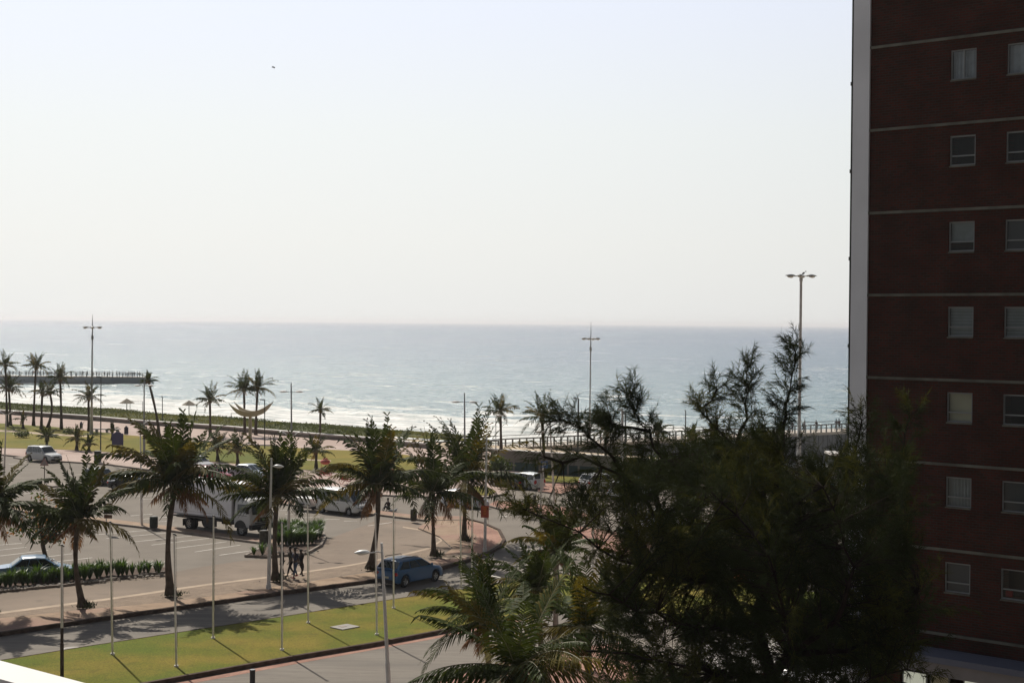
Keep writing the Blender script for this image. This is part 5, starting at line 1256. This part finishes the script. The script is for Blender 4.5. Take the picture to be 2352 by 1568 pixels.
    for sg in (1, -1):
        mb = MB(); mb.ellipsoid((hl - .13, sg * w * .66, zf - .02), (.14, .2, .09), 10, 6); mb.build('headlight', HL, t, smooth=True)
        mb = MB(); hh = .11 if style not in ('wagon', 'van') else .24; mb.ellipsoid((-hl + .09, sg * w * .78, zr_ - .1), (.11, .17, hh), 10, 6); mb.build('taillight', TL, t, smooth=True)
        m2 = MB(); m2.ellipsoid((f0[0] - .25, sg * (w + .07), f0[1] + .09), (.07, .11, .075), 8, 5); m2.build('mirror', pm, t, smooth=True)
        for k in (1, 2): 
            if k < nw: MB().box((lx + (rx - lx) * k / nw - .25, sg * (w * .995), zbelt - .16), (.16, .04, .03)).build('door_handle', pm if style != 'van' else PLAST, t)
    MB().box((hl - .09, 0, .34), (.22, Wd * .80, .22)).build('bumper', PLAST if style in ('suv', 'van', 'wagon') else pm, t); MB().box((-hl + .09, 0, .38), (.22, Wd * .80, .22)).build('bumper', PLAST if style in ('suv', 'van') else pm, t)
    MB().box((hl - .02, 0, zf - .1), (.06, Wd * .42, .13)).build('grille', PLAST, t)
    MB().box((-hl - .012, 0, .62), (.03, .48, .11)).build('number_plate', PLT, t); MB().box((hl + .025, 0, .4), (.02, .46, .1)).build('number_plate', PLT, t)
    if rails:
        for sg in (1, -1): MB().tube([(cab[1][0] + .15, sg * (wr - .08), Hh + .05), (cab[1][0] + .3, sg * (wr - .08), Hh + .09), (cab[-2][0] - .35, sg * (wr - .08), Hh + .08), (cab[-2][0] - .2, sg * (wr - .08), Hh + .03)], .022, 6).build('roof_rail', PLAST, t)
    return t
def ctr(px, py, fwd=0, side=0): return G(px, py)
HD = R(-38)          # parked vehicles face right and towards the street
vehicle('parked_car', 'white wagon with roof rails behind the triangular road sign', 'car', (.62, .64, .66), G(101, 1060), R(-36), L=4.3, Wd=1.75, H=1.72, style='wagon', rails=True, r=.34)
vehicle('parked_car', 'dark hatchback behind the upright fronds of the first palm', 'car', (.018, .024, .035), G(232, 1112), R(-38), L=3.9, H=1.5, style='hatch')
vehicle('parked_car', 'dark low sedan half hidden by the tall leaning palm', 'car', (.012, .014, .02), G(305, 1125), R(-14), L=4.4, H=1.38, style='sedan')
vehicle('parked_car', 'silver-roofed car mostly hidden behind the palm above the truck', 'car', (.5, .5, .52), G(452, 1078), R(-38), L=4.0, H=1.45, style='hatch')
vehicle('parked_car', 'red car behind the truck box under the palm fronds', 'car', (.30, .012, .015), G(484, 1104), R(-30), L=4.4, H=1.45, style='hatch')
vehicle('parked_car', 'pale blue-grey sedan at the promenade kerb behind the truck cab', 'car', (.36, .42, .50), G(571, 1098), R(-30), L=4.4, H=1.42, style='sedan')
vehicle('minibus', 'white minibus with dark windows towing a trailer', 'minibus', (.66, .66, .64), G(788, 1179), R(-38), L=4.75, Wd=1.72, H=2.02, style='van', r=.32)
vehicle('parked_car', 'silver hatchback parked behind the corner palm and orange sign', 'car', (.52, .55, .60), G(1068, 1164), R(-38), L=4.1, H=1.46, style='hatch')
vehicle('car', 'blue SUV driving along the middle road past the flagpoles', 'car', (.014, .085, .21), G(941, 1338), R(53), L=4.35, Wd=1.82, H=1.62, style='suv', r=.345, rails=True)
vehicle('parked_car', 'pale blue sedan behind the long plant bed at left edge', 'car', (.11, .21, .33), G(86, 1330), R(18), L=4.6, Wd=1.74, H=1.42, style='sedan')
vehicle('parked_car', 'small white hatchback with open view of its tail by the grey wall', 'car', (.60, .64, .63), G(1208, 1122), R(138), L=3.6, Wd=1.6, H=1.58, style='wagon')
vehicle('parked_car', 'dark car left of the small white hatchback behind palm fronds', 'car', (.03, .03, .035), G(1170, 1120), R(138), L=4.0, H=1.45, style='hatch')
vehicle('parked_car', 'white SUV with its back to the camera under the large tree', 'car', (.58, .60, .64), G(1450, 1146), R(40), L=4.6, Wd=1.85, H=1.7, style='suv', r=.36)
vehicle('parked_car', 'white car just left behind the white SUV', 'car', (.60, .60, .60), G(1378, 1122), R(40), L=4.2, H=1.5, style='hatch')
vehicle('parked_car', 'white-roofed car low among the branches of the large tree', 'car', (.55, .55, .55), G(1522, 1212), R(30), L=4.2, H=1.45, style='sedan')
vehicle('parked_car', 'white car glinting at the foot of the brick tower', 'car', (.70, .70, .70), G(1935, 1545), R(35), L=4.4, Wd=1.8, H=1.6, style='suv', z=.12)
vehicle('parked_car', 'silver car glinting between trunk and brick tower below the white one', 'car', (.6, .6, .6), G(1860, 1590), R(35), L=4.3, H=1.45, style='sedan', z=.12)
vehicle('parked_car', 'orange car seen through gaps in the large tree', 'car', (.62, .16, .012), G(1765, 1335), R(10), L=4.2, H=1.5, style='hatch')
# ---- box truck
def truck():
    WT = paint('truck_white', (.60, .60, .60), .45); BOXM = mat('truck_box_white', (.84, .84, .88), .5, var=.05, vscale=.6)
    a = R(-36); fr = G(556, 1231); d = Vector((math.cos(a), math.sin(a), 0)); s = Vector((-d.y, d.x, 0))
    # near front wheel contact -> origin on the centre line
    org = fr + s * 1.0 - d * 6.0
    t = thing('box_truck', 'white box truck parked behind the palms with its cab towards the right', 'truck', (org.x, org.y, 0), a)
    MB().box((2.0, 0, 2.40), (6.35, 2.42, 2.50)).build('cargo_box', BOXM, t)
    bx = [c for c in t.children][0]
    e = MB()
    for y in (-1.215, 1.215):
        e.box((2.0, y, 1.19), (6.4, .05, .09)); e.box((2.0, y, 3.64), (6.4, .05, .05)); e.box((5.17, y, 2.4), (.06, .05, 2.5))
    e.box((-1.19, 0, 3.62), (.06, 2.46, .09)); e.box((2.0, -1.216, 1.42), (6.3, .012, .012)); e.build('edge_trim', mat('truck_trim', (.33, .33, .35), .5), bx)
    e = MB(); 
    for y in (-1.18, 1.18): e.box((-1.215, y, 2.3), (.09, .1, 2.75))
    e.box((-1.21, 0, .98), (.08, 2.4, .12)); e.build('rear_frame', PLAST, bx)
    for y in (-.59, .59): MB().box((-1.2, y, 2.38), (.04, 1.12, 2.4)).build('rear_door', BOXM, bx)
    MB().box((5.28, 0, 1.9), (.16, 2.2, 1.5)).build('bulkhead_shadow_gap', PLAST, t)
    ch = MB(); 
    for y in (-.42, .42): ch.box((2.3, y, .88), (7.6, .1, .24))
    ch.box((2.3, 0, .98), (6.9, 2.2, .1)); ch.box((2.6, -.92, .66), (1.0, .42, .5)); ch.box((2.6, .92, .66), (1.0, .42, .5)); ch.box((.0, 0, .7), (1.2, .5, .3)); ch.build('chassis', PLAST, t)
    # cab, built as a stack of sections
    prof = [(6.98, .62, 1.14), (7.03, 1.0, 1.17), (7.02, 1.45, 1.17), (6.98, 1.62, 1.16), (6.78, 2.42, 1.07), (6.60, 2.58, 1.02), (6.2, 2.68, .97)]
    mb = MB(); rows = []
    for x, z_, wy in prof: rows.append([(5.36, -wy, z_), (x - .10, -wy, z_), (x, -wy + .12, z_), (x + .03, 0, z_), (x, wy - .12, z_), (x - .10, wy, z_), (5.36, wy, z_)])
    mb.grid(rows); mb.face([*rows[-1]]); mb.face([r_[0] for r_ in rows] + [r_[-1] for r_ in rows[::-1]]); mb.face(rows[0][::-1]); cb = mb.build('cab', WT, t); smooth_angle(cb, 30)
    # arches over the front wheels: dark cheek
    for sg in (-1, 1):
        q = MB(); n = 12
        q.face([(6.0 + .60 * math.cos(math.pi * k / n), sg * 1.176, .60 + .58 * math.sin(math.pi * k / n)) for k in range(n + 1)]); q.build('wheel_arch', PLAST, t)
        q = MB(); q.face([(5.62, sg * 1.168, 1.5), (6.62, sg * 1.168, 1.5), (6.48, sg * 1.098, 2.3), (5.62, sg * 1.098, 2.3)][::-sg]); q.build('side_window', CGL, t)
        MB().box((5.56, sg * 1.15, 1.3), (.12, .03, .05)).build('door_handle', PLAST, t)
        MB().box((6.88, sg * 1.36, 1.95), (.1, .22, .5)).build('mirror', PLAST, t); MB().tube([(6.75, sg * 1.08, 2.3), (6.9, sg * 1.36, 2.2)], .02, 5).build('mirror_arm', PLAST, t)
        MB().box((7.06, sg * .88, .80), (.05, .34, .18)).build('headlight', HL, t)
        MB().box((6.55, sg * 1.185, .55), (.38, .05, .3)).build('step', PLAST, t)
    q = MB(); q.face([(7.035, -1.0, 1.62), (7.035, 1.0, 1.62), (6.845, .93, 2.38), (6.845, -.93, 2.38)]); q.build('windscreen', CGL, t)
    MB().box((7.075, 0, 1.22), (.05, 1.05, .30)).build('grille', PLAST, t); MB().box((7.10, 0, 1.22), (.02, .2, .2)).build('badge', CHR, t)
    MB().box((7.0, 0, .70), (.26, 2.34, .36)).build('bumper', PLAST, t); MB().box((7.14, 0, .66), (.02, .5, .12)).build('number_plate', PLT, t); MB().box((7.13, 0, 1.0), (.02, 1.7, .06)).build('badge_strip', PLAST, t)
    MB().box((6.75, 0, 2.62), (.25, 1.7, .05)).build('sun_visor', PLAST, t)
    for x in (6.0,):
        for sg in (-1, 1): wheel(t, x, sg * 1.0, .47, .28, 6)
    for x in (.55,):
        for sg in (-1, 1): wheel(t, x, sg * 1.0, .47, .28, 6); wheel(t, x, sg * .68, .47, .26, 6)
    for sg in (-1, 1): MB().box((.0, sg * .95, .55), (.03, .5, .5)).build('mudflap', PLAST, t); MB().box((-1.24, sg * .95, 1.0), (.04, .3, .1)).build('taillight', TL, t)
truck()
# ---- small luggage trailer
a = R(-38); p = G(707, 1172); t = thing('trailer', 'small white luggage trailer hitched behind the minibus', 'trailer', (p.x, p.y, 0), a)
TW = paint('trailer_white', (.66, .65, .62), .45)
MB().box((0, 0, .72), (1.7, 1.25, .62)).build('body', TW, t); MB().box((0, 0, 1.06), (1.78, 1.33, .05)).build('lid', TW, t); MB().tube([(.85, 0, .42), (1.75, 0, .45)], .04, 6).build('drawbar', PLAST, t)
for sg in (-1, 1): wheel(t, -.1, sg * .72, .27, .16); MB().box((-.1, sg * .73, .6), (.72, .22, .06)).build('mudguard', PLAST, t); MB().box((-.87, sg * .5, .55), (.03, .16, .1)).build('taillight', TL, t)
# ---- rickshaws
RED = mat('rickshaw_red', (.36, .03, .025), .5); RED2 = mat('rickshaw_feather', (.45, .10, .08), .8, var=.4, vscale=8)
def rick(label, px, sc=1.0, rz=0):
    p = G(*px, .13); t = thing('rickshaw', label, 'rickshaw', p, rz, 'red rickshaws on the promenade pavement')
    for sg in (-1, 1):
        mb = MB(); n = 20; c = Vector((0, sg * .52, .42)); mb.tube([c + Vector((math.cos(2 * math.pi * k / n) * .42, 0, math.sin(2 * math.pi * k / n) * .42)) for k in range(n + 1)], .03, 5, cap=False)
        for k in range(6): a_ = math.pi * k / 3; mb.tube([c, c + Vector((math.cos(a_) * .42, 0, math.sin(a_) * .42))], .012, 4, cap=False)
        mb.build('wheel', RED, t)
    MB().box((0, 0, .62), (.62, .85, .12)).build('seat', RED, t); MB().box((-.3, 0, .95), (.1, .85, .65)).build('backrest', RED, t); MB().box((.42, 0, .38), (.3, .8, .06)).build('footrest', RED, t)
    for sg in (-1, 1): MB().tube([(.4, sg * .38, .4), (1.6, sg * .36, .62)], .025, 6).build('shaft', RED, t); MB().tube([(-.3, sg * .36, 1.25), (-.15, sg * .36, 1.75)], .02, 5).build('canopy_post', RED, t)
    mb = MB(); mb.ellipsoid((-.05, 0, 1.82), (.5, .52, .28), 14, 7); mb.build('canopy', RED2, t, smooth=True)
    for k in range(5): MB().ellipsoid((-.05 + .18 * math.cos(k * 1.25), .18 * math.sin(k * 1.25), 2.12), (.07, .07, .12), 6, 4).build('plume', RED2, t)
    t.scale = (sc,) * 3
rick('red rickshaw with round canopy standing alone on the pavement', (747, 1101), .95, R(80))
rick('red rickshaw between the lone one and the curved palm', (793, 1112), .8, R(60))
rick('red rickshaw partly behind the crown of the curved palm', (893, 1108), 1.05, R(100))
# ---------------------------------------------------------------- people
SK = mat('skin_dark', (.055, .03, .02), .6); HAIR = mat('hair_black', (.008, .007, .007), .8)
def skinmesh(name, V, E, m_, par, sub=1, root=0, bake=True):
    me = bpy.data.meshes.new(name); me.from_pydata([v[:3] for v in V], E, []); o = bpy.data.objects.new(name, me); COL.objects.link(o)
    o.modifiers.new('skin', 'SKIN'); sd = me.skin_vertices[0].data
    for k, v in enumerate(V): sd[k].radius = (v[3], v[4] if len(v) > 4 else v[3]); sd[k].use_root = (k == root)
    s_ = o.modifiers.new('sub', 'SUBSURF'); s_.levels = sub; s_.render_levels = sub
    dg = bpy.context.evaluated_depsgraph_get(); dg.update(); m2 = bpy.data.meshes.new_from_object(o.evaluated_get(dg)); bpy.data.objects.remove(o); m2.name = name
    m2.materials.clear(); m2.materials.append(m_); m2.polygons.foreach_set('use_smooth', [True] * len(m2.polygons))
    n = bpy.data.objects.new(name, m2); COL.objects.link(n)
    if par: n.parent = par
    return n
def person(label, loc, rz, h=1.72, pose=None, top=(.03, .03, .035), low=(.02, .02, .025), shorts=False, shoe=(.02, .02, .02), group=None, hat=False, lod=0, name='person'):
    P_ = dict(stride=.25, armL=.2, armR=-.2, lean=.04, sit=False, raise_=0.0, kneeb=.12); P_.update(pose or {})
    t = thing(name, label, 'person', loc, rz, group); s = h / 1.72
    st = P_['stride']
    if P_['sit']:
        hipz = .22; kn = [(.32, .14, .46), (.30, -.14, .44)]; an = [(.55, .15, .09), (.5, -.15, .09)]
    else:
        hipz = .90; kn = [(st * .55 + .03, .09, .49), (-st * .25 + P_['kneeb'] * .4, -.09, .48)]; an = [(st, .09, .09), (-st * .9, -.09, .09 + P_['kneeb'] * .5)]
    ln = P_['lean']; ch = hipz + .40; nk = hipz + .56
    V = [(0, 0, hipz, .13, .10), (ln * .5, 0, hipz + .2, .125, .09), (ln, 0, ch, .15, .10), (ln * 1.1, 0, nk, .055, .055), (ln * 1.3, 0, nk + .09, .075, .07), (ln * 1.4 + .012, 0, nk + .19, .082, .095), (ln * 1.4, 0, nk + .255, .05, .06)]
    E = [(0, 1), (1, 2), (2, 3), (3, 4), (4, 5), (5, 6)]
    def add(v, par): V.append(v); E.append((par, len(V) - 1)); return len(V) - 1
    hands = []
    for k, sg in enumerate((1, -1)):
        hp = add((0, sg * .09, hipz - .06, .085), 0); kk = add((*kn[k], .058), hp); aa = add((*an[k], .04), kk); add((an[k][0] + .13, an[k][1], an[k][2] - .045, .036, .03), aa)
        sw = (P_['armL'], P_['armR'])[k]; sh_ = add((ln, sg * .185, ch + .06, .055), 2)
        if P_['raise_'] and sg == 1: el = (ln + .12, sg * .3, ch + .05); ha = (ln + .08, sg * .12, ch + .3)
        else: el = (ln + sw * .45, sg * .235, ch - .20); ha = (ln + sw * 1.15 + .03, sg * .225, ch - .43)
        e_ = add((*el, .042), sh_); w_ = add((*ha, .03), e_); dv = (Vector(ha) - Vector(el)).normalized(); pm_ = Vector(ha) + dv * .075; pa = add((*pm_, .036, .018), w_)
        hands.append((pm_, dv, sg, Vector(ha)))
    V = [(v[0] * s, v[1] * s, v[2] * s, *[q * s for q in v[3:]]) for v in V]
    skinmesh('body', V, E, SK, t, 1)
    if lod == 0:
        for pm_, dv, sg, wr_ in hands:
            for f in range(4):
                off = Vector((1, 0, 0)) * (.027 - .018 * f); L = (.07, .08, .075, .058)[f]
                a = pm_ + dv * .03 + off; b2 = a + dv * L * .5 + Vector((0, -sg * .008, 0)); c = b2 + (dv + Vector((0, -sg * .5, 0))).normalized() * L * .5
                MB().tube([a * s, b2 * s, c * s], [.009 * s, .008 * s, .006 * s], 5).build('finger', SK, t)
            a = wr_ + dv * .03 + Vector((.02, 0, 0)); MB().tube([a * s, (a + Vector((.03, 0, 0)) + dv * .03) * s, (a + Vector((.035, 0, 0)) + dv * .06) * s], [.011 * s, .01 * s, .007 * s], 5).build('thumb', SK, t)
    hz = (nk + .2) * s; hx = (ln * 1.4) * s
    mb = MB(); mb.ellipsoid((hx - .012 * s, 0, hz + .035 * s), (.105 * s, .09 * s, .09 * s), 12, 7); mb.build('hair' if not hat else 'cap', HAIR, t, smooth=True)
    if lod == 0:
        f = MB(); f.ellipsoid((hx + .098 * s, 0, hz - .02 * s), (.018 * s, .012 * s, .022 * s), 6, 5); 
        for sg in (-1, 1): f.ellipsoid((hx, sg * .083 * s, hz - .01 * s), (.018 * s, .01 * s, .028 * s), 6, 5)
        f.build('nose_and_ears', SK, t)
        f = MB(); 
        for sg in (-1, 1): f.ellipsoid((hx + .083 * s, sg * .032 * s, hz + .005 * s), (.010 * s, .012 * s, .008 * s), 6, 5)
        f.build('eyes', mat('eye_white', (.4, .4, .38), .4), t); MB().box((hx + .088 * s, 0, hz - .06 * s), (.01, .045 * s, .01)).build('mouth', mat('lips', (.09, .03, .025), .6), t)
    tm = mat('cloth_%.2f_%.2f_%.2f' % top, top, .9, var=.15, vscale=6); lm = mat('cloth_%.2f_%.2f_%.2f' % low, low, .9, var=.15, vscale=6)
    TV = [(0, 0, hipz - .02, .15, .115), (ln * .5, 0, hipz + .2, .14, .108), (ln, 0, ch, .165, .118), (ln * 1.05, 0, ch + .11, .08, .07)]; TE = [(0, 1), (1, 2), (2, 3)]
    for k, sg in enumerate((1, -1)):
        sw = (P_['armL'], P_['armR'])[k]; i = len(TV); TV.append((ln, sg * .19, ch + .06, .066)); TE.append((2, i))
        el = (ln + sw * .45, sg * .235, ch - .16) if not (P_['raise_'] and sg == 1) else (ln + .11, sg * .28, ch + .05); TV.append((*el, .054)); TE.append((i, i + 1))
    skinmesh('shirt', [(v[0] * s, v[1] * s, v[2] * s, *[q * s for q in v[3:]]) for v in TV], TE, tm, t, 1)
    LV = [(0, 0, hipz + .03, .14, .11)]; LE = []
    for k, sg in enumerate((1, -1)):
        i = len(LV); LV.append((0, sg * .09, hipz - .07, .1)); LE.append((0, i)); kk = Vector(kn[k]); aa = Vector(an[k])
        if shorts: q = Vector((0, sg * .09, hipz - .07)).lerp(kk, .85); LV.append((*q, .085)); LE.append((i, i + 1))
        else:
            LV.append((*kk, .07)); LE.append((i, i + 1)); q = kk.lerp(aa, .85); LV.append((*q, .056)); LE.append((i + 1, i + 2))
    skinmesh('trousers' if not shorts else 'shorts', [(v[0] * s, v[1] * s, v[2] * s, *[q * s for q in v[3:]]) for v in LV], LE, lm, t, 1)
    sm = mat('shoe_%.2f_%.2f_%.2f' % shoe, shoe, .7)
    for k in range(2):
        a_ = Vector(an[k]) * s; MB().ellipsoid((a_.x + .06 * s, a_.y, max(.045 * s, a_.z - .045 * s)), (.14 * s, .05 * s, .045 * s), 10, 6).build('shoe', sm, t, smooth=True)
    return t
face_r = R(42)
pg = None
person('person in dark blue top and blue jeans striding on the pavement, middle of the walkers', G(679, 1326, .12), R(225), 1.78, dict(stride=.2, armL=-.1, armR=.15), (.03, .035, .07), (.07, .10, .16), shoe=(.35, .03, .03))
person('person in dark green top walking just behind the one in blue jeans', G(668, 1322, .12), R(222), 1.74, dict(stride=.3, armL=.2, armR=-.2), (.03, .04, .025), (.015, .015, .018))
person('person in dark shorts on the right of the walking group, one knee bent', G(692, 1324, .12), R(48), 1.62, dict(stride=.16, armL=.1, armR=-.15, lean=-.03, kneeb=.3), (.018, .018, .02), (.015, .015, .015), shorts=True)
person('person in black half hidden behind the palm trunk beside the street lamp', G(648, 1321, .12), R(225), 1.76, dict(stride=.2, armL=.15, armR=-.15), (.015, .015, .018), (.018, .018, .02))
person('person crossing the road by the slim bin, arm raised to the head', G(1212, 1190), R(-100), 1.7, dict(stride=.06, raise_=1), (.015, .012, .01), (.02, .018, .018))
person('person in dark top and brown trousers by the parking sign', G(1242, 1114, .13), R(-90), 1.72, dict(stride=.05), (.09, .035, .02), (.025, .022, .022))
p = G(893, 1173); person('person in black sitting low on the ground near the second median', (p.x, p.y, 0.02), R(-120), 1.7, dict(sit=True, lean=.1, armL=.35, armR=.35), (.015, .015, .018), (.02, .02, .025))
t = thing('white_bundle', 'small white bundle on the road beside the sitting person', 'bundle', (p.x + .35, p.y - .45, 0)); mb = MB(); mb.ellipsoid((0, 0, .09), (.34, .2, .1), 12, 6); mb.ellipsoid((.2, .08, .14), (.16, .14, .1), 10, 6); mb.build('cloth', mat('white_cloth', (.6, .6, .6), .9), t, smooth=True); MB().tube([(.3, .1, .2), (.38, .12, .28)], [.05, .02], 6).build('knot', MATS['white_cloth'], t)
# ---- people on the piers
srcs = []
grpL = 'people along the railing of the far pier'
for k, (tp_, lw_, ps) in enumerate([((.03, .03, .04), (.02, .02, .03), dict(stride=.05)), ((.10, .10, .12), (.03, .03, .04), dict(stride=.2)), ((.06, .03, .03), (.03, .03, .03), dict(stride=.0, lean=.12))]):
    srcs.append(person('tiny dark figure standing at the railing of the far left pier', (0, 0, 0), 0, 1.7, ps, tp_, lw_, group=grpL, lod=1))
rp = random.Random(5); used = [False] * 3
xs = [3, 12, 22, 30, 44, 60, 66, 75, 86, 92, 100, 108, 113, 118, 126, 148, 163, 174, 184, 190, 199, 200.5, 214, 222, 228, 240, 247, 252, 259, 268, 275, 283, 289, 296, 301, 304.5, 309, 316, 321]
for x in xs:
    k = rp.randrange(3); q = U(x, 862, eL.y + rp.uniform(.6, 2.5))
    z_ = -2.65
    if not used[k]: o = srcs[k]; used[k] = True; o.location = (q.x, q.y, z_); o.rotation_euler = (0, 0, rp.uniform(0, 6))
    else: o = dup(srcs[k], (q.x, q.y, z_), rp.uniform(0, 6))
    o.scale = (rp.uniform(.92, 1.08),) * 3
PRa, PRd, PRn = PR[1], PR[2], PR[3]
for x, off, lab in ((1876, 1.5, 'person on the near right pier standing tall between mast and brick tower'), (1820, 2.0, 'person on the near right pier left of the tallest mast'), (1846, 1.2, 'person on the near right pier right beside the tallest mast'), (1921, 2.0, 'pair member on the near right pier, close to the brick tower, left'), (1928, 2.4, 'pair member on the near right pier, close to the brick tower, right'), (1744, 1.8, 'person on the near right pier behind the feathery branches')):
    r_ = ray(x, 990); m_ = r_.x / r_.y; o0 = PRa + PRn * off; k = (m_ * o0.y - o0.x) / (PRd.x - m_ * PRd.y); q = o0 + PRd * k
    o = dup(srcs[rp.randrange(3)], (q.x, q.y, -.5), rp.uniform(0, 6), lab, 'people on the near right pier'); o.scale = (1, 1, 1)
# lifeguard-like figures and posts on the sand
# ---- haze over land and sea

bm_ = MB().box((0, 30000, 14.2), (90000, 62000, 42.0)); hz = bm_.build('haze', [])
hz['kind'] = 'stuff'
HM = bpy.data.materials.new('haze'); HM.use_nodes = True; nt = HM.node_tree; nt.nodes.remove(nt.nodes['Principled BSDF'])
pv = nt.nodes.new('ShaderNodeVolumePrincipled'); pv.inputs['Color'].default_value = (.95, .96, 1, 1); pv.inputs['Density'].default_value = HAZE_D; pv.inputs['Anisotropy'].default_value = .35
nt.links.new(pv.outputs[0], nt.nodes['Material Output'].inputs['Volume']); hz.data.materials.append(HM)
